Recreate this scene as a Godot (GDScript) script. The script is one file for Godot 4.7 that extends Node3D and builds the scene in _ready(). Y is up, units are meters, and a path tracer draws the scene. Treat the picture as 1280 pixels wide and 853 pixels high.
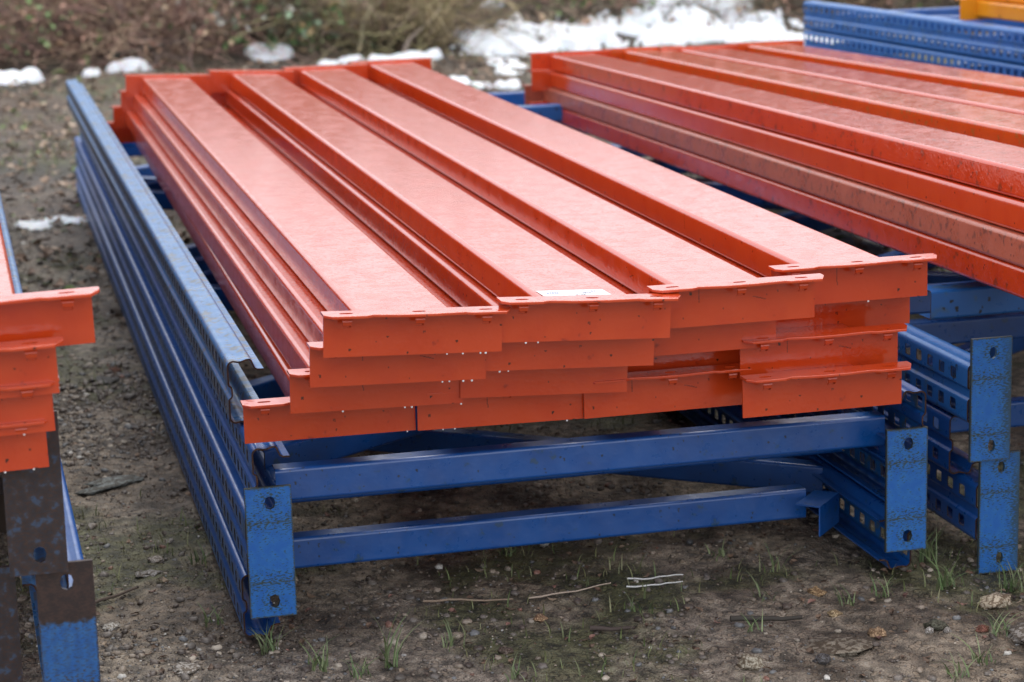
extends Node3D

# ------------------------------------------------------------------ mesh buffer
class Buf:
	var v := PackedVector3Array()
	var n := PackedVector3Array()
	var c := PackedColorArray()
	var uv := PackedVector2Array()
	var ix := PackedInt32Array()
	var col := Color(1, 1, 1)
	func vert(p: Vector3, nn: Vector3, t := Vector2.ZERO) -> int:
		v.append(p); n.append(nn); c.append(col); uv.append(t)
		return v.size() - 1
	func tri_i(a: int, b: int, d: int) -> void:   # front faces run clockwise, whatever order is given
		var g := (v[b] - v[a]).cross(v[d] - v[a])
		if g.dot(n[a] + n[b] + n[d]) > 0.0:
			ix.append(a); ix.append(d); ix.append(b)
		else:
			ix.append(a); ix.append(b); ix.append(d)
	func quad_s(a: Vector3, b: Vector3, d: Vector3, e: Vector3, na: Vector3, nb: Vector3, nd: Vector3, ne: Vector3) -> void:
		var i := vert(a, na); vert(b, nb); vert(d, nd); vert(e, ne)
		tri_i(i, i + 1, i + 2); tri_i(i, i + 2, i + 3)
	func quad(a: Vector3, b: Vector3, d: Vector3, e: Vector3, hint: Vector3) -> void:
		var g := (b - a).cross(d - a)
		if g.length_squared() < 1e-16:
			g = (d - a).cross(e - a)
		g = g.normalized()
		if g.dot(hint) < 0.0:
			g = -g
		quad_s(a, b, d, e, g, g, g, g)
	func quad_uv(a: Vector3, b: Vector3, d: Vector3, e: Vector3, hint: Vector3, t: Array) -> void:
		quad(a, b, d, e, hint)
		var k := uv.size() - 4
		for i in 4: uv[k + i] = t[i]
	func box(lo: Vector3, hi: Vector3) -> void:
		for ax in 3:
			for s in [0, 1]:
				var o := Vector3.ZERO
				o[ax] = 1.0 if s == 1 else -1.0
				var b := (ax + 1) % 3
				var d := (ax + 2) % 3
				var q := []
				for k in [[0, 0], [1, 0], [1, 1], [0, 1]]:
					var p := Vector3.ZERO
					p[ax] = hi[ax] if s == 1 else lo[ax]
					p[b] = hi[b] if k[0] == 1 else lo[b]
					p[d] = hi[d] if k[1] == 1 else lo[d]
					q.append(p)
				quad(q[0], q[1], q[2], q[3], o)
	# a rectangular cell with an eight-sided hole through a sheet; m takes (x, y, depth) to space
	func hole_cell(cell: Rect2, hole: Rect2, corner: float, m: Transform3D, th: float, t := Rect2(), walls: Buf = null) -> void:
		var cc := hole.get_center()
		var hh := hole.size * 0.5
		var dirs := [Vector2(-1, -1), Vector2(0, -1), Vector2(1, -1), Vector2(1, 0), Vector2(1, 1), Vector2(0, 1), Vector2(-1, 1), Vector2(-1, 0)]
		var outer := []
		var inner := []
		for d in dirs:
			var o := cc
			o.x = cell.position.x if d.x < 0 else (cell.end.x if d.x > 0 else cc.x)
			o.y = cell.position.y if d.y < 0 else (cell.end.y if d.y > 0 else cc.y)
			outer.append(o)
			var k := corner if d.x != 0 and d.y != 0 else 1.0
			inner.append(cc + Vector2(d.x * hh.x, d.y * hh.y) * k)
		var up := m.basis.z.normalized()
		for i in 8:
			var j := (i + 1) % 8
			for s in [0.0, th]:
				var a: Vector3 = m * Vector3(outer[i].x, outer[i].y, -s)
				var b: Vector3 = m * Vector3(outer[j].x, outer[j].y, -s)
				var d: Vector3 = m * Vector3(inner[j].x, inner[j].y, -s)
				var e: Vector3 = m * Vector3(inner[i].x, inner[i].y, -s)
				quad(a, b, d, e, up if s == 0.0 else -up)
				if t.size != Vector2.ZERO:
					var k := uv.size() - 4
					var w := [outer[i], outer[j], inner[j], inner[i]]
					for r in 4: uv[k + r] = Vector2((w[r].x - t.position.x) / t.size.x, 1.0 - (w[r].y - t.position.y) / t.size.y)
			var w0: Vector3 = m * Vector3(inner[i].x, inner[i].y, 0)
			var w1: Vector3 = m * Vector3(inner[j].x, inner[j].y, 0)
			var w2: Vector3 = m * Vector3(inner[j].x, inner[j].y, -th)
			var w3: Vector3 = m * Vector3(inner[i].x, inner[i].y, -th)
			(walls if walls else self).quad(w0, w1, w2, w3, m * Vector3(cc.x, cc.y, 0) - w0)
	# a tapered tube along points
	func tube(pts: Array, r0: float, r1: float, sides := 5) -> void:
		var last := []
		for i in pts.size():
			var d: Vector3 = (pts[mini(i + 1, pts.size() - 1)] - pts[maxi(i - 1, 0)]).normalized()
			var a := d.cross(Vector3(0.31, 0.2, 0.93)).normalized()
			var b := d.cross(a)
			var r := lerpf(r0, r1, float(i) / (pts.size() - 1))
			var ring := []
			for k in sides:
				var g := TAU * k / sides
				var o := a * cos(g) + b * sin(g)
				ring.append(vert(pts[i] + o * r, o))
			if i > 0:
				for k in sides:
					var k2 := (k + 1) % sides
					tri_i(last[k], last[k2], ring[k2]); tri_i(last[k], ring[k2], ring[k])
			last = ring
	func mesh(mat: Material, into: ArrayMesh = null, colored := false) -> ArrayMesh:
		var am := into if into else ArrayMesh.new()
		var a := []
		a.resize(Mesh.ARRAY_MAX)
		a[Mesh.ARRAY_VERTEX] = v; a[Mesh.ARRAY_NORMAL] = n; a[Mesh.ARRAY_TEX_UV] = uv; a[Mesh.ARRAY_INDEX] = ix
		if colored: a[Mesh.ARRAY_COLOR] = c
		am.add_surface_from_arrays(Mesh.PRIMITIVE_TRIANGLES, a)
		am.surface_set_material(am.get_surface_count() - 1, mat)
		return am

# ------------------------------------------------------------------ naming helpers
var used := {}
func numbered(s: String) -> String:
	var k: int = used.get(s, -1) + 1
	used[s] = k
	return s if k == 0 else "%s_%03d" % [s, k]
func tag(o: Node, label: String, category: String, group := "") -> Node:
	o.set_meta("label", label); o.set_meta("category", category); o.set_meta("kind", "thing")
	if group != "": o.set_meta("group", group)
	return o
func thing(called: String, label: String, category: String, group := "") -> Node3D:
	var o := Node3D.new()
	o.name = numbered(called); add_child(o)
	tag(o, label, category, group)
	return o
func part(called: String, m: Mesh, parent: Node, xf := Transform3D.IDENTITY) -> MeshInstance3D:
	var o := MeshInstance3D.new()
	o.mesh = m; o.transform = xf
	var k := 0
	var nm := called
	while parent.has_node(nm):
		k += 1
		nm = "%s_%03d" % [called, k]
	o.name = nm
	parent.add_child(o, true)
	return o
func single(called: String, m: Mesh, label: String, category: String, group := "") -> MeshInstance3D:
	var o := MeshInstance3D.new()
	o.mesh = m; o.name = numbered(called); add_child(o)
	tag(o, label, category, group)
	return o
func scatter(m: Mesh, xfs: Array, cols: Array) -> MultiMesh:
	var mm := MultiMesh.new()
	mm.transform_format = MultiMesh.TRANSFORM_3D
	mm.use_colors = true
	mm.mesh = m; mm.instance_count = xfs.size()
	for i in xfs.size():
		mm.set_instance_transform(i, xfs[i]); mm.set_instance_color(i, cols[i])
	return mm
func multi(called: String, mm: MultiMesh, parent: Node) -> MultiMeshInstance3D:
	var o := MultiMeshInstance3D.new()
	o.multimesh = mm; o.name = numbered(called) if parent == self else called
	o.set_meta("kind", "stuff")
	parent.add_child(o, true)
	return o

# ------------------------------------------------------------------ noise, textures, materials
var rng := RandomNumberGenerator.new()
var M := {}
func fn(seed_: int, freq: float, oct := 4, kind := FastNoiseLite.TYPE_SIMPLEX_SMOOTH) -> FastNoiseLite:
	var f := FastNoiseLite.new()
	f.noise_type = kind; f.seed = seed_; f.frequency = freq
	f.fractal_type = FastNoiseLite.FRACTAL_FBM if oct > 1 else FastNoiseLite.FRACTAL_NONE
	f.fractal_octaves = oct
	return f
func tileable(f: FastNoiseLite, size: int) -> PackedFloat32Array:    # 0..1 values of a seamless noise image
	var im := f.get_seamless_image(size, size)
	im.convert(Image.FORMAT_L8)
	var d := im.get_data()
	var out := PackedFloat32Array()
	out.resize(size * size)
	for i in size * size: out[i] = d[i] / 255.0
	return out
func grey_texture(a: PackedFloat32Array, size: int) -> ImageTexture:
	var b := PackedByteArray()
	b.resize(size * size)
	for i in size * size: b[i] = int(clampf(a[i], 0, 1) * 255.0)
	return ImageTexture.create_from_image(Image.create_from_data(size, size, false, Image.FORMAT_L8, b))
func paint_image(base: Color, dark: Color, worn: Color, seed_: int, size: int, specks: int, scratches: int, worn_from: float) -> ImageTexture:
	var a := tileable(fn(seed_, 0.012, 4), size)
	var b := tileable(fn(seed_ + 7, 0.045, 3), size)
	var im := Image.create(size, size, false, Image.FORMAT_RGB8)
	for y in size:
		for x in size:
			var i := y * size + x
			var c := base.lerp(dark, clampf((a[i] - 0.35) * 0.9, 0, 0.55))
			var w := smoothstep(worn_from, worn_from + 0.12, b[i] * 0.65 + a[i] * 0.35)
			c = c.lerp(worn, w * 0.75)
			im.set_pixel(x, y, c)
	var r := RandomNumberGenerator.new()
	r.seed = seed_
	for k in specks:
		var x := r.randi_range(0, size - 4)
		var y := r.randi_range(0, size - 4)
		var s := r.randi_range(1, 3)
		for dx in s:
			for dy in r.randi_range(1, s + 1):
				im.set_pixel(x + dx, y + dy, im.get_pixel(x + dx, y + dy).lerp(Color(0.09, 0.06, 0.05), r.randf_range(0.4, 0.95)))
	for k in scratches:
		var x := r.randi_range(4, size - 40)
		var y := r.randi_range(4, size - 40)
		var l := r.randi_range(8, 26)
		var sl := r.randf_range(-0.3, 0.3)
		var up := r.randf() < 0.75
		for t in l:
			var px := x + (int(t * sl) if up else t)
			var py := y + (t if up else int(t * sl))
			px = clampi(px, 0, size - 1); py = clampi(py, 0, size - 1)
			im.set_pixel(px, py, im.get_pixel(px, py).lerp(Color(0.16, 0.08, 0.07), r.randf_range(0.25, 0.8)))
	return ImageTexture.create_from_image(im)
func tri_mat(tex: Texture2D, rough: Texture2D, bump: Texture2D, bump_cm: float, scale_: float, offset := Vector3.ZERO) -> StandardMaterial3D:
	var m := StandardMaterial3D.new()
	m.albedo_texture = tex
	m.roughness = 1.0
	if rough:
		m.roughness_texture = rough
		m.roughness_texture_channel = BaseMaterial3D.TEXTURE_CHANNEL_RED
	if bump:
		m.heightmap_enabled = true
		m.heightmap_texture = bump
		m.heightmap_scale = bump_cm
	m.uv1_triplanar = true
	m.uv1_triplanar_sharpness = 6.0
	m.uv1_scale = Vector3.ONE * scale_
	m.uv1_offset = offset
	return m
func plate_image(seed_: int, kind: int) -> ImageTexture:      # the paint, rust and seams on a base plate
	var w := 128
	var h := 352
	var n1 := fn(seed_, 0.03, 4)
	var n2 := fn(seed_ + 3, 0.12, 3)
	var im := Image.create(w, h, false, Image.FORMAT_RGB8)
	for y in h:
		for x in w:
			var f := y / float(h)
			var a := n1.get_noise_2d(x, y)
			var b := n2.get_noise_2d(x * 0.6, y * 1.6)
			var c := Color(0.10, 0.36, 0.66).lerp(Color(0.15, 0.41, 0.68), clampf(0.5 + a, 0, 1))
			var stain := 0.0
			for s in ([0.27, 0.73] if kind == 0 else [0.33, 0.78]):
				stain = maxf(stain, (1.0 - smoothstep(0.0, 0.012, absf(f - s + a * 0.008))) * clampf(0.75 + b * 1.4, 0, 1))
				stain = maxf(stain, 0.75 * smoothstep(0.1, 0.42, b + 0.2 - absf(f - s) * 3.5))
			for hc in [0.105, 0.885]:
				var d := Vector2((x / float(w) - 0.5) * 0.36, f - hc).length()
				stain = maxf(stain, 0.7 * smoothstep(0.0, 0.3, b + 0.25 - d * 4.0))
			stain = maxf(stain, 0.5 * smoothstep(0.38, 0.6, b + a * 0.4))
			if kind == 1: stain = maxf(stain, 0.65 * smoothstep(0.65, 0.95, x / float(w) + b * 0.35) * (1.0 - absf(f - 0.5)))
			var e := mini(mini(x, w - 1 - x), mini(y, h - 1 - y))
			stain = maxf(stain, 0.8 * (1.0 - smoothstep(0, 4, e + b * 5.0)))
			var brown := Color(0.29, 0.22, 0.14).lerp(Color(0.16, 0.2, 0.14), clampf(0.5 + b, 0, 1))
			if kind == 2: stain = maxf(stain, 0.92 + 0.2 * b - 0.35 * smoothstep(0.2, 0.5, a + b * 0.3))
			if kind == 3: stain = maxf(stain, 0.95 - smoothstep(0.36, 0.40, f + a * 0.05) * (0.75 - 0.5 * clampf(b, 0, 1) - 0.25 * sin(x * 0.25) * 0.15))
			if kind >= 2: brown = Color(0.16, 0.10, 0.08).lerp(Color(0.24, 0.15, 0.11), clampf(0.5 + a + b, 0, 1))
			im.set_pixel(x, y, c.lerp(brown, clampf(stain, 0, 1)))
	return ImageTexture.create_from_image(im)
func label_image() -> ImageTexture:      # a white paper sticker with faded handwriting too worn to read
	var im := Image.create(192, 64, false, Image.FORMAT_RGB8)
	im.fill(Color(0.86, 0.85, 0.84))
	var r := RandomNumberGenerator.new()
	r.seed = 9
	for run in [[20, 20, 34, Color(0.30, 0.36, 0.62)], [118, 24, 26, Color(0.25, 0.27, 0.42)], [150, 14, 16, Color(0.35, 0.38, 0.55)], [92, 42, 30, Color(0.25, 0.25, 0.3)]]:
		var y: float = run[1]
		for t in run[2]:
			y = run[1] + sin(t * 0.9) * 4.0 + r.randf_range(-1.5, 1.5)
			if r.randf() < 0.8:
				im.set_pixel(run[0] + t, int(y), run[3])
				for o in range(1, 7): im.set_pixel(run[0] + t, int(y) + o, run[3])
	return ImageTexture.create_from_image(im)
func plain(c: Color, rough := 0.8) -> StandardMaterial3D:
	var m := StandardMaterial3D.new()
	m.albedo_color = c; m.roughness = rough
	return m
func vertex_mat(rough := 0.85) -> StandardMaterial3D:
	var m := StandardMaterial3D.new()
	m.vertex_color_use_as_albedo = true
	m.roughness = rough
	return m
func make_materials() -> void:
	var wet := tileable(fn(41, 0.02, 4), 512)
	var fine := tileable(fn(43, 0.07, 3), 512)
	var wr := PackedFloat32Array()
	wr.resize(512 * 512)
	for i in 512 * 512: wr[i] = 0.10 + 0.07 * smoothstep(0.3, 0.8, wet[i]) + 0.04 * fine[i]
	M.wet = grey_texture(wr, 512)
	var dr := PackedFloat32Array()
	dr.resize(512 * 512)
	for i in 512 * 512: dr[i] = 0.20 + 0.20 * wet[i] + 0.08 * fine[i]
	M.satin = grey_texture(dr, 512)
	var bn := fn(47, 0.14, 1, FastNoiseLite.TYPE_CELLULAR)
	bn.cellular_return_type = FastNoiseLite.RETURN_DISTANCE
	var bead := tileable(bn, 512)
	var rp := PackedFloat32Array()
	rp.resize(512 * 512)
	for i in 512 * 512: rp[i] = wet[i] * 0.25 + 0.55 * smoothstep(0.5, 0.2, bead[i]) * smoothstep(0.42, 0.6, fine[i]) + 0.06 * fine[i]
	M.ripple = grey_texture(rp, 512)
	var o1 := paint_image(Color(0.78, 0.27, 0.11), Color(0.72, 0.21, 0.08), Color(0.56, 0.18, 0.11), 11, 512, 150, 14, 0.74)
	var o2 := paint_image(Color(0.77, 0.25, 0.10), Color(0.70, 0.19, 0.07), Color(0.50, 0.21, 0.13), 12, 512, 320, 10, 0.66)
	var o3 := paint_image(Color(0.68, 0.36, 0.27), Color(0.60, 0.30, 0.22), Color(0.46, 0.27, 0.22), 13, 512, 400, 20, 0.6)
	var o4 := paint_image(Color(0.79, 0.31, 0.12), Color(0.74, 0.25, 0.09), Color(0.62, 0.38, 0.18), 14, 512, 320, 10, 0.62)
	for k in 5:
		var m := tri_mat(o1, M.wet, M.ripple, 0.013, 2.0, Vector3(0.13, 0.31, 0.57) * (k + 1))
		m.metallic_specular = 0.65
		M["orange%d" % k] = m
	M.orange_spotted = tri_mat(o2, M.wet, M.ripple, 0.02, 2.0, Vector3(0.4, 0.1, 0.2))
	M.orange_faded = tri_mat(o3, M.satin, M.ripple, 0.02, 2.0, Vector3(0.7, 0.4, 0.6))
	M.orange_yellowed = tri_mat(o4, M.wet, M.ripple, 0.02, 2.0, Vector3(0.2, 0.8, 0.3))
	M.yellow = tri_mat(paint_image(Color(0.86, 0.55, 0.10), Color(0.8, 0.46, 0.06), Color(0.6, 0.4, 0.15), 15, 256, 60, 8, 0.7), M.satin, null, 0, 2.0)
	var b1 := paint_image(Color(0.058, 0.315, 0.60), Color(0.05, 0.25, 0.51), Color(0.18, 0.28, 0.38), 21, 512, 260, 12, 0.70)
	var b2 := paint_image(Color(0.29, 0.48, 0.68), Color(0.21, 0.38, 0.58), Color(0.40, 0.38, 0.36), 22, 512, 600, 30, 0.55)
	M.blue = tri_mat(b1, M.satin, M.ripple, 0.01, 2.0)
	M.blue_b = tri_mat(b1, M.satin, M.ripple, 0.01, 2.0, Vector3(0.3, 0.6, 0.2))
	for bk in ["blue", "blue_b"]: M[bk].metallic_specular = 0.7
	M.blue_worn = tri_mat(b2, M.satin, M.ripple, 0.015, 2.0)
	M.blue_far = tri_mat(paint_image(Color(0.17, 0.40, 0.66), Color(0.13, 0.34, 0.59), Color(0.28, 0.38, 0.48), 23, 256, 120, 10, 0.64), M.satin, null, 0, 2.0)
	M.blue_face = tri_mat(paint_image(Color(0.15, 0.40, 0.66), Color(0.12, 0.32, 0.55), Color(0.34, 0.38, 0.42), 26, 512, 500, 40, 0.52), M.satin, M.ripple, 0.015, 2.0)
	M.worn_face = tri_mat(paint_image(Color(0.25, 0.33, 0.43), Color(0.19, 0.26, 0.36), Color(0.42, 0.40, 0.37), 27, 512, 600, 40, 0.48), M.satin, M.ripple, 0.015, 2.0)
	M.shaded_cut_edge = plain(Color(0.16, 0.13, 0.12), 0.7)  # bare hole edges, coloured darker to stand in for shade in the holes
	M.rust = tri_mat(paint_image(Color(0.22, 0.14, 0.10), Color(0.13, 0.09, 0.07), Color(0.34, 0.22, 0.14), 31, 256, 100, 0, 0.5), null, null, 0, 8.0)
	for k in 4:
		var pm := StandardMaterial3D.new()
		pm.albedo_texture = plate_image(50 + k * 9, k)
		pm.roughness = 0.5
		M["plate%d" % k] = pm
	M.sticker = StandardMaterial3D.new()
	M.sticker.albedo_texture = label_image()
	M.sticker.roughness = 0.6
	M.drop = StandardMaterial3D.new()
	M.drop.albedo_color = Color(1, 1, 1)
	M.drop.roughness = 0.02
	M.drop.refraction_enabled = true
	M.drop.refraction_scale = 0.033
	M.vc = vertex_mat(0.85)
	M.vc_wet = vertex_mat(0.45)
	M.leaf = vertex_mat(0.6)
	M.stone = tri_mat(paint_image(Color(0.86, 0.84, 0.82), Color(0.6, 0.57, 0.53), Color(0.42, 0.36, 0.3), 35, 256, 200, 0, 0.45), null, M.ripple, 0.12, 0.35)
	M.stone.vertex_color_use_as_albedo = true
	M.stone.roughness = 0.55
	M.snow = vertex_mat(0.75)
	M.snow.subsurf_scatter_enabled = true
	M.snow.subsurf_scatter_strength = 0.3
	# gravelly mud
	var ca := fn(61, 0.06, 1, FastNoiseLite.TYPE_CELLULAR)
	ca.cellular_return_type = FastNoiseLite.RETURN_DISTANCE
	var cell := tileable(ca, 1024)
	var cv := fn(61, 0.06, 1, FastNoiseLite.TYPE_CELLULAR)
	cv.cellular_return_type = FastNoiseLite.RETURN_CELL_VALUE
	var cellv := tileable(cv, 1024)
	var gn := tileable(fn(63, 0.015, 5), 1024)
	var gf := tileable(fn(64, 0.15, 3), 1024)
	var im := Image.create(1024, 1024, false, Image.FORMAT_RGB8)
	var hb := PackedFloat32Array()
	hb.resize(1024 * 1024)
	for i in 1024 * 1024:
		var stone := smoothstep(0.52, 0.35, cell[i]) * smoothstep(0.62, 0.7, cellv[i])
		var tone := 0.34 + 0.78 * gn[i] + 0.5 * (gf[i] - 0.5)
		var c := Color(tone, tone * 0.97, tone * 0.93)
		c = c.lerp(Color(0.95, 0.90, 0.84) * (0.6 + 0.4 * cellv[i]), stone * 0.7)
		im.set_pixel(i % 1024, i / 1024, c)
		hb[i] = 0.35 * gn[i] + 0.25 * gf[i] + 0.4 * stone
	M.ground = tri_mat(ImageTexture.create_from_image(im), null, grey_texture(hb, 1024), 0.8, 1.9)
	M.ground.vertex_color_use_as_albedo = true
	M.ground.uv1_world_triplanar = true
	M.ground.roughness = 0.6

# ------------------------------------------------------------------ the rack steel
const POST_H := 0.085
const POST_D := 0.047
func sweep_sheet(b: Buf, path: Array, skip: Array, th: float, L: float, ends: Buf) -> void:
	# a bent sheet of steel: the outline path in (x, y), outer side to the left, carried from z = 0 to z = -L
	var nseg := path.size() - 1
	var sn := []
	for i in nseg:
		var d: Vector2 = path[i + 1] - path[i]
		sn.append(Vector2(-d.y, d.x).normalized())
	var pn := []
	for i in path.size():
		var a: Vector2 = sn[maxi(i - 1, 0)] * pow((path[i] - path[maxi(i - 1, 0)]).length() + 1e-5, 2)
		var c: Vector2 = sn[mini(i, nseg - 1)] * pow((path[mini(i + 1, nseg)] - path[i]).length() + 1e-5, 2)
		pn.append((a + c).normalized())
	for side in [0, 1]:
		for i in nseg:
			if i in skip: continue
			var s := 1.0 if side == 0 else -1.0
			var p0: Vector2 = path[i] - pn[i] * th * side
			var p1: Vector2 = path[i + 1] - pn[i + 1] * th * side
			var n0 := Vector3(pn[i].x, pn[i].y, 0) * s
			var n1 := Vector3(pn[i + 1].x, pn[i + 1].y, 0) * s
			b.quad_s(Vector3(p0.x, p0.y, 0), Vector3(p1.x, p1.y, 0), Vector3(p1.x, p1.y, -L), Vector3(p0.x, p0.y, -L), n0, n1, n1, n0)
	for i in nseg:
		var q0: Vector2 = path[i] - pn[i] * th
		var q1: Vector2 = path[i + 1] - pn[i + 1] * th
		for z in [0.0, -L]:
			ends.quad(Vector3(path[i].x, path[i].y, z), Vector3(path[i + 1].x, path[i + 1].y, z), Vector3(q1.x, q1.y, z), Vector3(q0.x, q0.y, z), Vector3(0, 0, 1 if z == 0.0 else -1))
	for i in [0, nseg]:
		var q: Vector2 = path[i] - pn[i] * th
		b.quad(Vector3(path[i].x, path[i].y, 0), Vector3(q.x, q.y, 0), Vector3(q.x, q.y, -L), Vector3(path[i].x, path[i].y, -L), Vector3(1, 0, 0))
var post_cache := {}
func post_mesh(L: float, mat: String) -> ArrayMesh:
	var key := "%s%.2f" % [mat, L]
	if post_cache.has(key): return post_cache[key]
	# upper half, from the lip round the top corner and down the perforated face to its middle
	var half := [Vector2(0.056, 0.071), Vector2(0.046, 0.0715), Vector2(0.0425, 0.073), Vector2(0.040, 0.078), Vector2(0.038, 0.0825), Vector2(0.035, 0.0848), Vector2(0.030, 0.0850), Vector2(0.026, 0.0842), Vector2(0.021, 0.0826), Vector2(0.015, 0.0826), Vector2(0.0085, 0.0838)]
	for k in 5:
		var g := PI * 0.5 + PI * 0.5 * (k + 1) / 5.0
		half.append(Vector2(0.0085 + 0.0085 * cos(g), 0.0753 + 0.0085 * sin(g)))
	half.append(Vector2(0.0, 0.0525)); half.append(Vector2(0.001, 0.0505)); half.append(Vector2(0.0035, 0.0485)); half.append(Vector2(0.0042, 0.0465))
	var path := []
	for i in half.size():
		if half[i].x > 0.009: half[i] = Vector2(0.009 + (half[i].x - 0.009) * 0.81, half[i].y)
	for p in half: path.append(p)
	for i in range(half.size() - 1, -1, -1): path.append(Vector2(half[i].x, POST_H - half[i].y))
	var i0 := half.find(Vector2(0.0, 0.0525)) - 1
	var skip := [i0, path.size() - 2 - i0]
	var th := 0.0022
	# the path runs lip -> top -> face (-x): its outer side is on the right, so turn it round
	path.reverse()
	var b := Buf.new()
	var e := Buf.new()
	sweep_sheet(b, path, skip, th, L, e)
	var pitch := 0.0375
	var n := int(L / pitch)
	var m := Transform3D(Basis(Vector3(0, 0, 1), Vector3(0, 1, 0), Vector3(-1, 0, 0)), Vector3.ZERO)   # sheet (x, y) lies in (z, y), outside towards -x
	var fb := Buf.new()
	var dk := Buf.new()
	for row in [[0.0525, 0.0753], [POST_H - 0.0753, POST_H - 0.0525]]:
		var y0: float = row[0]
		var hgt: float = row[1] - row[0]
		var zc := -L
		for k in n:
			var z0 := -L + k * pitch
			var z1 := z0 + pitch if k < n - 1 else 0.0
			var hw := 0.0178
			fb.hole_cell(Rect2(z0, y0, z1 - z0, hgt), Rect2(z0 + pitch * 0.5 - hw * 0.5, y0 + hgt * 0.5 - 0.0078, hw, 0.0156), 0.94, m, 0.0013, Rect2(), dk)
	var am := b.mesh(M[mat])
	e.mesh(M.rust, am)
	fb.mesh(M[{"blue": "blue_face", "blue_worn": "worn_face"}.get(mat, mat)], am)
	dk.mesh(M.shaded_cut_edge, am)
	post_cache[key] = am
	return am
func channel_mesh(L: float, h: float, d: float, mat: Material) -> ArrayMesh:
	# a cold-formed channel along -z with its web towards -x, flanges reaching +x
	var path := []
	var r := 0.005
	path.append(Vector2(d, 0))
	for k in 4:
		var g := -PI * 0.5 - PI * 0.5 * k / 3.0
		path.append(Vector2(r + r * cos(g), r + r * sin(g)))
	for k in 4:
		var g := PI - PI * 0.5 * k / 3.0
		path.append(Vector2(r + r * cos(g), h - r + r * sin(g)))
	path.append(Vector2(d, h))
	var b := Buf.new()
	var e := Buf.new()
	sweep_sheet(b, path, [], 0.002, L, e)
	var am := b.mesh(mat)
	e.mesh(M.rust, am)
	return am
var plate_cache := {}
func base_plate_mesh(kind: int) -> ArrayMesh:
	if plate_cache.has(kind): return plate_cache[kind]
	var b := Buf.new()
	var w := 0.058
	var h := 0.168
	var th := 0.005
	var full := Rect2(0, 0, w, h)
	var hd := 0.0155
	var hs := Vector2(0.0105, 0.0165) if kind == 1 else Vector2(0.0135, 0.0175)
	for c in [[0.0, 0.046, 0.0205], [0.122, 0.168, 0.1475]]:
		b.hole_cell(Rect2(0, c[0], w, c[1] - c[0]), Rect2(Vector2(w * 0.53, c[2]) - hs * 0.5, hs), 0.74, Transform3D.IDENTITY, th, full)
	for s in [0.0, -th]:
		b.quad_uv(Vector3(0, 0.046, s), Vector3(w, 0.046, s), Vector3(w, 0.122, s), Vector3(0, 0.122, s), Vector3(0, 0, 1 if s == 0.0 else -1), [Vector2(0, 1 - 0.046 / h), Vector2(1, 1 - 0.046 / h), Vector2(1, 1 - 0.122 / h), Vector2(0, 1 - 0.122 / h)])
	b.quad(Vector3(0, 0, 0), Vector3(0, h, 0), Vector3(0, h, -th), Vector3(0, 0, -th), Vector3(-1, 0, 0))
	b.quad(Vector3(w, 0, 0), Vector3(w, h, 0), Vector3(w, h, -th), Vector3(w, 0, -th), Vector3(1, 0, 0))
	b.quad(Vector3(0, h, 0), Vector3(w, h, 0), Vector3(w, h, -th), Vector3(0, h, -th), Vector3(0, 1, 0))
	b.quad(Vector3(0, 0, 0), Vector3(w, 0, 0), Vector3(w, 0, -th), Vector3(0, 0, -th), Vector3(0, -1, 0))
	for k in range(b.uv.size() - 16, b.uv.size()): b.uv[k] = Vector2(0.01, 0.27)
	plate_cache[kind] = b.mesh(M["plate%d" % kind])
	return plate_cache[kind]
func upright_frame(label: String, group: String, at: Vector3, yaw: float, L: float, W: float, mat: String, opt: Dictionary) -> Node3D:
	# two perforated posts lying on their sides with channel braces between them
	var t := thing("rack_upright", label, "rack frame", group)
	t.position = at; t.rotation.y = yaw
	var pm := post_mesh(L, mat)
	part("post", pm, t)
	part("post", pm, t, Transform3D(Basis(Vector3.UP, PI), Vector3(W, 0, -L)))
	for p in opt.get("plates", []):
		part("base_plate", base_plate_mesh(p[3]), t, Transform3D(Basis(), Vector3(p[0], p[1], p[2])))
	var bm: Material = M[opt.get("brace", "blue_b")]
	var first: float = opt.get("first", 0.10)
	var by: float = opt.get("by", 0.012)
	var zs := [first]
	var z := first + 0.10
	var step: float = opt.get("step", 0.62)
	var x0 := POST_D - 0.012
	var x1 := W - POST_D + 0.012
	var xe: float = opt.get("short", x1)
	part("brace", channel_mesh(xe - x0, 0.043, 0.028, bm), t, Transform3D(Basis(Vector3.UP, PI / 2), Vector3(xe, by, -first)))
	part("brace", channel_mesh(x1 - x0, 0.043, 0.028, bm), t, Transform3D(Basis(Vector3.UP, PI / 2), Vector3(x1, by, -L + 0.16)))
	var side: int = opt.get("side", 0)
	while z + step < L - 0.1:
		var a := Vector3(x0 if side == 0 else x1, by, -z)
		var c := Vector3(x1 if side == 0 else x0, by, -(z + step))
		if side == 0:
			var sw := a
			a = c; c = sw
		var d := c - a
		var ang := atan2(-d.x, -d.z)
		part("brace", channel_mesh(d.length(), 0.043, 0.028, bm), t, Transform3D(Basis(Vector3.UP, ang), a))
		z += step + 0.05
		side = 1 - side
	return t
func loose_post(label: String, at: Vector3, yaw: float, L: float, mat: String, group := "") -> Node3D:
	var o := single("upright_post", post_mesh(L, mat), label, "rack post", group)
	o.position = at; o.rotation.y = yaw
	return o

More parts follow.
